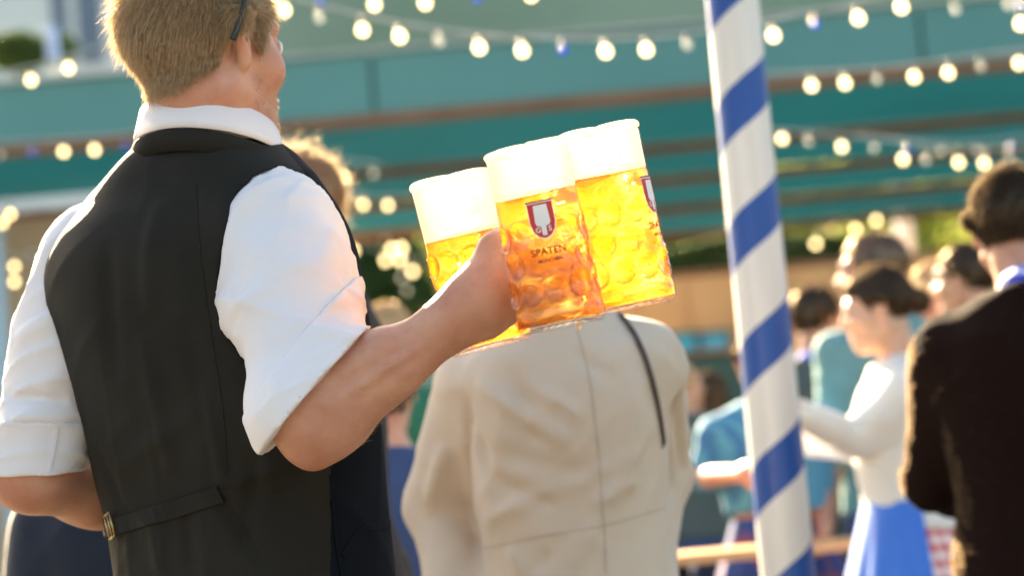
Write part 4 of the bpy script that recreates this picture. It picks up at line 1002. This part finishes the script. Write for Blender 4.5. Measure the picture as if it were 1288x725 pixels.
# ================================================================== STRIPED POLE, TABLE
def striped_pole():
    b = P(958, 380, 5.0); b[2] = 0; r = .0555
    m, N, L = newmat('blue_white_stripe'); bs = N['Principled BSDF']; bs.inputs['Roughness'].default_value = .45
    tc = N.new('ShaderNodeTexCoord'); sp = N.new('ShaderNodeSeparateXYZ'); L.new(tc.outputs['Object'], sp.inputs[0])
    at = N.new('ShaderNodeMath'); at.operation = 'ARCTAN2'; L.new(sp.outputs[1], at.inputs[0]); L.new(sp.outputs[0], at.inputs[1])
    def mth(op, a_, b_):
        n = N.new('ShaderNodeMath'); n.operation = op
        for i, v in ((0, a_), (1, b_)):
            if v is None: continue
            if isinstance(v, (int, float)): n.inputs[i].default_value = v
            else: L.new(v, n.inputs[i])
        return n.outputs[0]
    zz = mth('DIVIDE', sp.outputs[2], STRIPE_PITCH); tt = mth('DIVIDE', at.outputs[0], 2*math.pi)
    f = mth('FRACT', mth('ADD', mth('SUBTRACT', zz, tt), STRIPE_OFF), None)
    nz = N.new('ShaderNodeTexNoise'); nz.inputs['Scale'].default_value = 9; L.new(tc.outputs['Object'], nz.inputs[0])
    f2 = mth('ADD', f, mth('MULTIPLY', mth('SUBTRACT', nz.outputs[0], .5), .03))
    lt = mth('LESS_THAN', f2, .40)
    mx = N.new('ShaderNodeMix'); mx.data_type = 'RGBA'; mx.inputs[6].default_value = (.78, .77, .74, 1); mx.inputs[7].default_value = (.002, .07, .36, 1); L.new(lt, mx.inputs[0])
    mp = N.new('ShaderNodeMapping'); mp.inputs['Scale'].default_value = (30, 30, 1.2); L.new(tc.outputs['Object'], mp.inputs[0])
    n2 = N.new('ShaderNodeTexNoise'); n2.inputs['Scale'].default_value = 1.5; n2.inputs['Detail'].default_value = 5; L.new(mp.outputs[0], n2.inputs[0])
    m2 = N.new('ShaderNodeMix'); m2.data_type = 'RGBA'; m2.blend_type = 'MULTIPLY'; m2.inputs[7].default_value = (.66, .65, .62, 1); L.new(n2.outputs[0], m2.inputs[0]); L.new(mx.outputs[2], m2.inputs[6])
    L.new(m2.outputs[2], bs.inputs['Base Color'])
    bp = N.new('ShaderNodeBump'); bp.inputs['Strength'].default_value = .4; bp.inputs['Distance'].default_value = .004; L.new(n2.outputs[0], bp.inputs['Height']); L.new(bp.outputs[0], bs.inputs['Normal'])
    root = empty('striped_pole', b, 'round wooden pole with blue and white spiral stripes right of the beer mugs', 'pole')
    V, Fc = [], []; n = 96; zs = np.linspace(0, 4.2, 64)
    for z in zs:
        for i in range(n):
            th = 2*math.pi*i/n; rr = r*(1.02-.012*z)*(1-.012*max(0, math.cos(th*8))**30); V.append((b[0]+rr*math.cos(th), b[1]+rr*math.sin(th), z))
    for j in range(len(zs)-1):
        for i in range(n): Fc.append((j*n+i, j*n+(i+1) % n, (j+1)*n+(i+1) % n, (j+1)*n+i))
    Fc.append(tuple(range((len(zs)-1)*n, len(zs)*n)))
    mesh('shaft', V, Fc, m, root, True, b)
    mb = MB(); mb.lathe([(.05, 0), (.14, 0), (.14, .02), (.07, .03), (.062, .12), (.05, .12)], b, (0, 0, 1), 40); mb.build('base_collar', mat('grey_steel', (.3, .3, .3), .4, metal=.8), root, True, b)
STRIPE_PITCH = .252; STRIPE_OFF = 0.522

def table(label, px, py, D, L_, yaw, ztop=None):
    c = P(px, py, D); z = c[2] if ztop is None else ztop; O = A(c[0], c[1], 0)
    root = empty('beer_table', O, label, 'table', None, yaw)
    mb = MB()
    for k in range(3): mb.box((-L_/2, -.25+k*.17, z-.03), (L_/2, -.09+k*.17, z), bev=.004)
    mb.build('tabletop', wood_light, root)
    for sx in (-1, 1):
        mb = MB()
        for sy in (-1, 1): mb.tube([(sx*L_*.36, sy*.2, 0.012), (sx*L_*.36, sy*.12, z-.03)], .014, 8)
        mb.tube([(sx*L_*.36, -.18, .2), (sx*L_*.36, .18, .2)], .011, 8); mb.build('leg', mat('green_steel', (.03, .08, .05), .4), root, True)

# ================================================================== STRING LIGHTS
bulb_lit = emit('bulb_glow', (1., .74, .34), .85)
bulb_dim = mat('bulb_clear', (.75, .78, .75), .1, spec=.8, trans=.5)
bulb_blue = mat('bulb_blue', (.01, .16, .95), .15, spec=.8, trans=.4)
cable_m = mat('pale_cable', (.42, .46, .44), .6)
def string_light(label, D, cable, bulbs, rad=.0165, drop=None, cab=.006):
    """cable: (x, y[, D]) ; bulbs: (x, y, kind) kind w(arm) d(im) b(lue)"""
    pc = [P(c[0], c[1], c[2] if len(c) > 2 else D) for c in cable]; O = pc[len(pc)//2]
    root = empty('string_light', O, label, 'string light', 'strings of festoon bulbs over the beer garden')
    pp = catmull(pc, 10); mb = MB(); mb.tube(pp, cab, 6); mb.build('cable', cable_m, root, True, O)
    xs = np.array([(p-CAM) @ cr/((p-CAM) @ fw)*F+CX for p in pp])
    for x, y, k in bulbs:
        i = int(np.argmin(np.abs(xs-x))); dep = float((pp[i]-CAM) @ fw); p = P(x, y, dep); r = rad*(.85 if k in 'b' else .85 if k == 'd' else 1)
        topz = pp[i][2]; top = A(p[0], p[1], max(p[2]+r*2.0, min(topz, p[2]+r*4.)))
        mb = MB(); prof = [(r*math.sin(a_), -r*math.cos(a_)) for a_ in np.linspace(.05, 2.3, 9)]+[(r*.5, r*1.05), (r*.42, r*1.3)]
        mb.lathe(prof, p, (0, 0, 1), 14); bo = mb.build('light_bulb', {'w': bulb_lit, 'd': bulb_dim, 'b': bulb_blue}[k], root, True, O)
        mb = MB(); mb.lathe([(r*.55, r*1.2), (r*.62, r*1.9), (r*.35, r*2.3)], p, (0, 0, 1), 10); mb.tube([p+A(0, 0, r*2.2), pp[i]], .003, 5); mb.build('bulb_socket', plastic_black, bo, True, O)
    return root
def lights():
    string_light('nearest festoon cable of bulbs sagging across the teal roof above the beer mugs', 8, [(300, -60), (360, -10), (420, 10), (503, 28), (603, 42), (708, 48), (813, 46), (890, 38), (973, 24), (1080, 2), (1160, -22)],
        [(357, 13, 'w'), (402, 23, 'd'), (456, 38, 'w'), (503, 46, 'w'), (552, 52, 'd'), (603, 60, 'w'), (657, 64, 'w'), (708, 63, 'b'), (762, 65, 'w'), (813, 63, 'w'), (865, 57, 'd'), (973, 45, 'w'), (1025, 31, 'b'), (1080, 23, 'w'), (1134, 9, 'w')])
    string_light('festoon bulbs at the very top edge, left of the middle', 9, [(300, -90), (400, -16), (480, -18), (600, -26), (760, -36)], [(340, 3, 'w'), (403, 3, 'b'), (471, 6, 'w'), (535, 4, 'w'), (600, -3, 'b'), (668, -6, 'w')])
    string_light('festoon bulbs right of the pole just under the upper brown beam', 10, [(905, 92), (960, 92), (1063, 88), (1150, 80), (1234, 68), (1300, 60)],
        [(1021, 108, 'w'), (1063, 105, 'w'), (1103, 100, 'd'), (1150, 97, 'w'), (1193, 92, 'w'), (1234, 84, 'd'), (1282, 80, 'w')])
    string_light('lower festoon cable right of the pole, above the head of the man in brown', 12, [(930, 160), (984, 164), (1059, 170), (1136, 178), (1206, 186), (1300, 186)],
        [(984, 175, 'w'), (1017, 179, 'd'), (1059, 185, 'w'), (1100, 187, 'd'), (1136, 201, 'w'), (1165, 202, 'd'), (1206, 205, 'w'), (1238, 206, 'w'), (1270, 203, 'd')])
    string_light('dim blue and clear bulbs crossing above the lower right string', 12.6, [(1080, 168), (1140, 176), (1184, 178), (1229, 178), (1300, 170)], [(1142, 190, 'b'), (1184, 191, 'd'), (1229, 189, 'd'), (1272, 185, 'b')])
    string_light('short festoon string in the top right corner', 8.6, [(1150, -30), (1202, -8), (1265, -8), (1320, -20)], [(1202, 12, 'd'), (1268, 6, 'd'), (1283, 6, 'b')])
    string_light('single warm bulb on a cable hanging at the right edge below the corner string', 8.2, [(1262, -30), (1283, 2), (1330, 20)], [(1284, 30, 'w')])
    string_light('festoon bulbs far behind, right of the pole in front of the trees', 22, [(960, 322), (1026, 292), (1076, 274), (1102, 264), (1180, 250)], [(1026, 307, 'w'), (1076, 289, 'w'), (1102, 278, 'w')], .026)
    string_light('festoon bulbs at upper left in front of the roof edge', 11, [(-30, 100), (39, 84), (67, 78), (86, 70), (150, 50)], [(39, 101, 'w'), (68, 90, 'd'), (86, 86, 'w')])
    string_light('festoon bulbs at the left just below the brown beam', 13.2, [(-30, 180), (41, 176), (80, 174), (119, 172), (158, 168), (230, 158), (330, 170), (432, 200), (480, 206)], [(0, 195, 'd'), (41, 192, 'b'), (80, 191, 'w'), (119, 189, 'w'), (158, 185, 'b'), (432, 223, 'w'), (470, 219, 'd')])
    string_light('festoon bulbs under the roof between the waiter and the left mug', 15, [(330, 236), (420, 244), (457, 246), (488, 247), (560, 244)], [(457, 258, 'w'), (488, 259, 'w')])
    string_light('far festoon bulbs clustered in front of the dark trees beside the waiter', 24, [(400, 290), (430, 284), (455, 286), (484, 288), (505, 296), (560, 300)], [(428, 297, 'w'), (455, 297, 'w'), (484, 301, 'd'), (505, 313, 'w')], .03)
    string_light('lowest far festoon bulbs left of the left beer mug', 26, [(380, 330), (440, 306), (485, 318), (520, 326), (570, 330)], [(444, 316, 'w'), (493, 314, 'w'), (485, 328, 'w'), (503, 328, 'w'), (519, 342, 'w'), (505, 350, 'd'), (512, 366, 'd')], .03)
    string_light('upper far festoon bulbs at the left edge before the tan wall', 15, [(-20, 250), (13, 258), (60, 262)], [(13, 270, 'w'), (3, 281, 'w')])
    string_light('lower far festoon bulbs at the left edge before the tan wall', 15.5, [(-20, 318), (18, 322), (40, 326), (90, 330)], [(18, 336, 'w'), (18, 355, 'w'), (40, 318, 'd')])

# ================================================================== BEER HALL ROOF AND BACKGROUND
teal = mat('teal_fabric', (.006, .135, .19), .75, (.004, .11, .16), .5, .8, .2, 30, .004, trans=.10)
teal_board = mat('teal_board', (.12, .30, .28), .6, (.095, .26, .245), .6, .8, .2, 20, .004)
def leaves(c, rad, n, size, seed, flat=1., shell=.35):
    rg = np.random.default_rng(seed); d = rg.normal(size=(n, 3)); d /= np.linalg.norm(d, axis=1)[:, None]
    r = rg.uniform(shell, 1, n)**.6; k = rg.normal(size=(26, 3)); k /= np.linalg.norm(k, axis=1)[:, None]
    lump = 1+.28*((d @ k.T).max(1)-.75)/.25
    p = np.asarray(c)+d*(r*lump)[:, None]*np.asarray(rad)
    a_ = rg.normal(size=(n, 3)); a_ /= np.linalg.norm(a_, axis=1)[:, None]; b_ = np.cross(a_, rg.normal(size=(n, 3))); b_ /= np.linalg.norm(b_, axis=1)[:, None]
    s = size*rg.uniform(.6, 1.3, n)[:, None]
    V = np.stack([p-a_*s, p+b_*s*.45, p+a_*s, p-b_*s*.45], 1).reshape(-1, 3); return V, np.arange(4*n).reshape(n, 4)
leaf_d = mat('leaf_dark', (.035, .085, .02), .6, (.06, .12, .03), 3, 1, trans=.4)
leaf_l = mat('leaf_light', (.50, .52, .12), .6, (.32, .38, .09), 2, 1, trans=.75)
leaf_h = mat('leaf_hedge', (.10, .15, .035), .6, (.06, .10, .025), 3, 1, trans=.3)
bark = mat('bark', (.10, .07, .045), .9, bump=.6, bscale=20, bdist=.02)
def tree(label, px, py, D, rad, m, n, size, seed, group='trees behind the beer garden'):
    c = P(px, py, D); O = A(c[0], c[1], 0); root = empty('tree', O, label, 'tree', group)
    mb = MB(); rg = np.random.default_rng(seed); mb.tube([O, O+A(.1, 0, c[2]*.4), A(c[0], c[1], c[2])], [rad[0]*.11, rad[0]*.085, rad[0]*.04], 10)
    for k in range(6):
        a_ = k*1.05; mb.tube([A(c[0], c[1], c[2]-rad[2]*.5), A(c[0]+math.cos(a_)*rad[0]*.5, c[1]+math.sin(a_)*rad[1]*.5, c[2]+rad[2]*rg.uniform(-.1, .5))], [rad[0]*.045, rad[0]*.015], 6)
    mb.build('trunk', bark, root, True, O)
    V, Q = leaves(c, rad, n, size, seed); mesh('crown', V, Q, m, root, False, O)
def environment():
    # ground to the horizon
    g = mat('gravel', (.085, .075, .06), .95, (.06, .052, .042), 6, .8, .6, 60, .01)
    tag(mesh('ground', [(-600, -60, 0), (600, -60, 0), (600, 1500, 0), (-600, 1500, 0)], [(0, 1, 2, 3)], g, None, False), kind='structure')
    # wooded hill
    hm = mat('hill_woods', (.24, .30, .20), .9, (.18, .24, .15), .05, 1, .8, .3, 1.)
    V, Fc = [], []; nx, ny = 90, 40; rg = np.random.default_rng(4)
    for j in range(ny):
        for i in range(nx):
            x = -120+i*4.; y = 130+j*5; hgt = 112*math.exp(-((x-25)/90)**2)*math.sin(min(1, j/24)*math.pi/2)+ (1.6*math.sin(x*.6)*math.cos(y*.5)+rg.normal()*.7)*(min(1, j/4))
            V.append((x, y, max(-.5, hgt) if j else -.5))
    for j in range(ny-1):
        for i in range(nx-1): a_ = j*nx+i; Fc.append((a_, a_+1, a_+1+nx, a_+nx))
    tag(mesh('hill', V, Fc, hm, None, True), kind='structure')
    # beer hall: pitched open roof of teal fabric on brown beams, falling away from the viewer
    zc = lambda y: 6.32-.1151*y
    Y0 = 18.4; ys = [18.4, 20.0, 21.1, 22.2, 23.3]
    root = empty('beer_hall_roof', (0, Y0, 0), 'wide teal roof with brown beams spanning behind the festoon lights', 'roof')
    O = A(0, Y0, 0); X0, X1 = -9.5, 16
    xl = at_y(150, 230, 20.5)[0]; xm = at_y(600, 270, 22.5)[0]
    starts = [X0, xl, xl, xm]
    mb = MB()
    for k in range(4):
        x0, y0, y1 = starts[k], ys[k]+.05, ys[k+1]-.03; nx = 12
        for e in (0,):
            V = [(x0+(X1-x0)*i/nx, y, zc(y)+e+.03) for y in (y0, y0*.75+y1*.25, (y0+y1)/2, y0*.25+y1*.75, y1) for i in range(nx+1)]
            mb.add(V, [(j*(nx+1)+i, j*(nx+1)+i+1, (j+1)*(nx+1)+i+1, (j+1)*(nx+1)+i) for j in range(4) for i in range(nx)])
    mb.build('roof_fabric', teal, root, True, O)
    zt = 1.06+Y0*602/3041; edges = [X0, -6.2, -.93, 3.3, 7.4, 11.5, X1]
    for x0, x1 in zip(edges[:-1], edges[1:]):
        mb = MB(); mb.box((x0+.014, Y0-.05, zc(Y0)+.03), (x1-.014, Y0, zt), bev=.006); mb.build('fascia_board', teal_board, root, False, O)
    mb = MB(); mb.box((X0, Y0+.003, zc(Y0)+.05), (X1, Y0+.03, zt-.03)); mb.build('fascia_backing', mat('fascia_dark', (.03, .1, .1), .8), root, False, O)
    mb = MB(); mb.box((X0, Y0-.09, zt+.004), (X1, Y0+.1, zt+.03)); mb.build('fascia_cap', mat('pale_trim', (.5, .52, .48), .6), root, False, O)
    for k, y in enumerate(ys):
        mb = MB(); x0 = starts[min(k, 3)] if k < 2 else starts[k-1]; hb = .06 if k == 0 else .05
        mb.box((x0, y-.05-(.03 if k == 0 else 0), zc(y)-hb), (X1, y+.04, zc(y)+.026), bev=.008); mb.build('beam', wood_brown, root, False, O)
    for px, y in ((250, 18.7), (962, 18.7), (1420, 18.7), (962, 23.1), (1420, 23.1), (690, 23.1)):
        x = at_y(px, 330, y)[0]; mb = MB(); mb.box((x-.06, y-.06, 0), (x+.06, y+.06, zc(y)-.05), bev=.008); mb.build('post', mat('post_paint', (.6, .62, .6), .5), root, False, O)
    x = at_y(3, 380, 17)[0]; O2 = A(x, 17, 0); r_ = empty('painted_post', O2, 'pale blue painted post at the far left edge beside the white sleeve', 'post')
    mb = MB(); mb.box((x-.07, 16.93, 0), (x+.03, 17.03, at_y(3, 290, 17)[2]), bev=.01); mb.build('shaft', mat('pale_blue_paint', (.4, .55, .62), .5), r_, False, O2)
    mb = MB(); z_ = at_y(3, 290, 17)[2]; mb.box((x-.09, 16.91, z_+.002), (x+.05, 17.05, z_+.05), bev=.015); mb.build('cap', mat('pale_trim', (.5, .52, .48), .6), r_, False, O2)
    x = at_y(1137, 290, 28)[0]; O2 = A(x, 28, 0); r_ = empty('painted_post', O2, 'white post standing in front of the brown house under the roof edge', 'post')
    mb = MB(); mb.box((x-.09, 27.9, 0), (x+.09, 28.08, 4.6), bev=.01); mb.build('shaft', mat('post_white', (.75, .72, .65), .5), r_, False, O2)
    mb = MB(); mb.box((x-.12, 27.87, 4.602), (x+.12, 28.11, 4.68), bev=.02); mb.build('cap', mat('pale_trim', (.5, .52, .48), .6), r_, False, O2)
    # far wall with hedge
    def wallx(label, x0, x1, y, z1, m, t=.25, name='garden_wall', cat='wall', boards=True):
        O = A((x0+x1)/2, y, 0); r_ = empty(name, O, label, cat); mb = MB(); mb.box((x0, y, 0), (x1, y+t, z1), bev=.01); mb.build('wall_panel', m, r_, False, O)
        mb = MB(); mb.box((x0-.03, y-.03, z1+.002), (x1+.03, y+t+.03, z1+.06), bev=.01); mb.build('coping', wood_brown, r_, False, O)
        if boards:
            mb = MB()
            x = x0+.3
            while x < x1: mb.box((x, y-.02, .05), (x+.03, y-.002, z1-.05)); x += .55
            mb.build('batten', wood_light, r_, False, O)
        return r_
    tan = mat('tan_wall', (.62, .37, .17), .85, (.52, .3, .13), 1.2, .8, .3, 12, .01)
    wl = at_y(760, 350, 26)[0]; wr_ = at_y(1420, 350, 26)[0]; wz = 3.47
    wallx('tan wooden wall under the hedge behind the crowd on the right', wl, wr_, 26, wz, tan)
    hz = at_y(900, 308, 26)[2]
    V, Q = [], []; rg = np.random.default_rng(9); n = 15000
    x = rg.uniform(wl, at_y(1075, 320, 26)[0], n); y = 26.15+rg.uniform(0, .8, n); z = wz+.08+rg.uniform(0, 1, n)**.8*(hz-wz-.02)+.05*np.sin(x*3)
    a_ = rg.normal(size=(n, 3)); a_ /= np.linalg.norm(a_, axis=1)[:, None]; b_ = np.cross(a_, rg.normal(size=(n, 3))); b_ /= np.linalg.norm(b_, axis=1)[:, None]; p = np.stack([x, y, z], 1)
    V = np.stack([p-a_*.05, p+b_*.03, p+a_*.05, p-b_*.03], 1).reshape(-1, 3)
    tag(mesh('hedge', V, np.arange(4*n).reshape(n, 4), leaf_h, None, False), 'long clipped green hedge on top of the tan wall', 'hedge')
    for k, (px, py) in enumerate(((859, 433), (899, 431))):
        c = at_y(px, py, 25.9); r_ = empty('window', c, ('left' if k == 0 else 'right')+' one of the two small bright blue windows in the tan wall', 'window', 'blue windows in the tan wall')
        mb = MB(); mb.box((c[0]-.14, 25.93, c[2]-.10), (c[0]+.14, 25.97, c[2]+.10)); mb.build('pane', mat('blue_pane', (.03, .38, .60), .25), r_, False, c)
        mb = MB()
        for s_ in (-1, 1): mb.box((c[0]+s_*.16-.018, 25.90, c[2]-.13), (c[0]+s_*.16+.018, 25.975, c[2]+.13)); mb.box((c[0]-.141, 25.90, c[2]+s_*.118-.016), (c[0]+.141, 25.975, c[2]+s_*.118+.016))
        mb.build('frame', mat('dark_frame', (.05, .1, .1), .6), r_, False, c)
    # dark booth front beneath the blue windows
    c = at_y(885, 500, 24); z1 = at_y(880, 447, 24)[2]
    O = A(c[0], 24, 0); r_ = empty('market_booth', O, 'dark teal counter booth below the blue windows', 'booth'); mb = MB(); mb.box((c[0]-.75, 24, 0), (c[0]+.75, 24.9, z1), bev=.02); mb.build('counter', mat('booth_teal', (.03, .09, .10), .6), r_, False, O)
    mb = MB(); mb.box((c[0]-.8, 23.95, z1+.003), (c[0]+.8, 24.95, z1+.05), bev=.01); mb.build('countertop', wood_brown, r_, False, O)
    # tan kiosk behind the waiter, left
    x1 = at_y(330, 300, 20.2)[0]
    ztl = zc(20)-.10
    wallx('tan rendered wall at the far left under the teal roof', -9., x1, 20.2, ztl, mat('tan_render', (.52, .38, .25), .9, (.45, .33, .21), 1., .7), boards=False)
    # brown house beyond the roof, right
    def house(label, px0, px1, pyt, y, m, win, dep=6., name='house'):
        a_ = at_y(px0, pyt, y); b_ = at_y(px1, pyt, y); O = A((a_[0]+b_[0])/2, y, 0); z1 = (a_[2]+b_[2])/2
        r_ = empty(name, O, label, 'building'); mb = MB(); mb.box((a_[0], y, 0), (b_[0], y+dep, z1)); mb.build('wall', m, r_, False, O)
        mb = MB(); mb.box((a_[0]-.3, y-.3, z1+.003), (b_[0]+.3, y+dep+.3, z1+.3), bev=.03); mb.build('roof', mat('roof_slate', (.2, .2, .2), .8), r_, False, O)
        for px, py, ww, hh in win:
            c = at_y(px, py, y); mb = MB(); mb.box((c[0]-ww, y-.06, c[2]-hh), (c[0]+ww, y-.02, c[2]+hh)); f = mb.build('window', mat('window_frame', (.6, .65, .68), .5), r_, False, O)
            mb = MB(); mb.box((c[0]-ww*.85, y-.08, c[2]-hh*.9), (c[0]+ww*.85, y-.062, c[2]+hh*.9)); mb.build('pane', mat('window_pane', (.10, .14, .2), .15), f, False, O)
        return r_
    house('brown brick house seen under the roof between the trees on the right', 1052, 1133, 225, 50, mat('brick', (.34, .17, .09), .9, (.28, .13, .07), 4, .7), [(1075, 292, .35, .5), (1108, 296, .35, .5)])
    house('pale apartment building above the roof edge at the upper left', -60, 140, -260, 60, mat('pale_render', (.62, .68, .68), .9, (.55, .62, .63), .3, .6), [(113, 30, .35, 1.1), (113, -60, .35, 1.1), (30, -60, .8, 1.), (75, 20, .22, .8)], 10, 'apartment_building')
    tree('dark leafy tree beside the waiter under the far edge of the roof', 452, 372, 46, (1.2, 1.1, 1.35), leaf_d, 9000, .10, 3)
    tree('yellow green tree right of the waiter, behind the far bulbs', 490, 320, 52, (2.0, 1.2, 1.0), leaf_l, 4200, .12, 5)
    tree('dark green tree between the beige coat and the striped pole', 860, 292, 50, (1.5, 1.2, 1.0), leaf_d, 6000, .10, 6)
    tree('bright yellow green tree just right of the striped pole', 1022, 296, 46, (1.45, 1.1, 1.25), leaf_l, 3800, .12, 7)
    tree('bright green tree behind the bun of the woman', 1182, 318, 44, (1.5, 1.1, 1.5), leaf_l, 3800, .12, 8)
    tree('dark green tree behind the man in brown', 1250, 305, 50, (1.6, 1.1, 1.8), leaf_d, 8000, .10, 10)
    # rounded shrub and flag on the roof edge, upper left
    c = at_y(22, 66, 18.6); rt_ = empty('shrub', A(c[0], c[1], 4.74), 'rounded clipped shrub on the roof edge at the upper left', 'shrub')
    V, Q = leaves(c, (.24, .2, .14), 6000, .02, 12, shell=.2); mesh('foliage', V, Q, leaf_h, rt_, False, A(c[0], c[1], 4.74))
    mb = MB(); mb.lathe([(.09, 0), (.12, .10), (.125, .11), (.1, .11)], A(c[0], c[1], 4.56), (0, 0, 1), 20); mb.build('pot', mat('pot_white', (.6, .6, .56), .7), rt_, True, A(c[0], c[1], 4.74))
    mb = MB(); mb.tube([A(c[0], c[1], 4.66), c], .02, 8); mb.build('stem', bark, rt_, True, A(c[0], c[1], 4.74))
    c = at_y(84, 60, 18.6); rt_ = empty('shrub', A(c[0], c[1], 4.74), 'small second shrub right of the rounded one on the roof edge', 'shrub')
    V, Q = leaves(c, (.07, .07, .11), 1200, .018, 13, shell=.2); mesh('foliage', V, Q, leaf_h, rt_, False, A(c[0], c[1], 4.74)); mb = MB(); mb.tube([A(c[0], c[1], 4.66), c], .01, 8); mb.build('stem', bark, rt_, True, A(c[0], c[1], 4.74))
    c = at_y(66, 54, 18.4); rt_ = empty('flag', c, 'small blue and white flag between the two shrubs on the roof edge', 'flag')
    mb = MB(); mb.tube([c-A(0.05, 0, .3), c+A(-.05, 0, .16)], .005, 8); mb.build('flag_pole', mat('post_white', (.75, .72, .65)), rt_, True, c)
    V, Fc = [], []
    for i in range(9):
        for j in range(9): V.append(c+A(-.045+i*.012, .012*math.sin(i*.9+j*.2), -.12+j*.032))
    for i in range(8):
        for j in range(8): Fc.append((i*9+j, i*9+j+1, i*9+10+j, i*9+9+j))
    mesh('flag_cloth', V, Fc, check_mat('flag_lozenge', (.05, .25, .8), (.8, .82, .85), .05), rt_, True, c)

import time as _t
def run(f):
    t = _t.time(); f(); print('BUILD', f.__name__, round(_t.time()-t, 1))
run(build_waiter)
run(build_mugs)
run(people)
run(striped_pole)
table('light wooden standing table between the beige coat and the brown jacket', 930, 690, 7.0, 1.1, R(4), None)
run(lights)
run(environment)
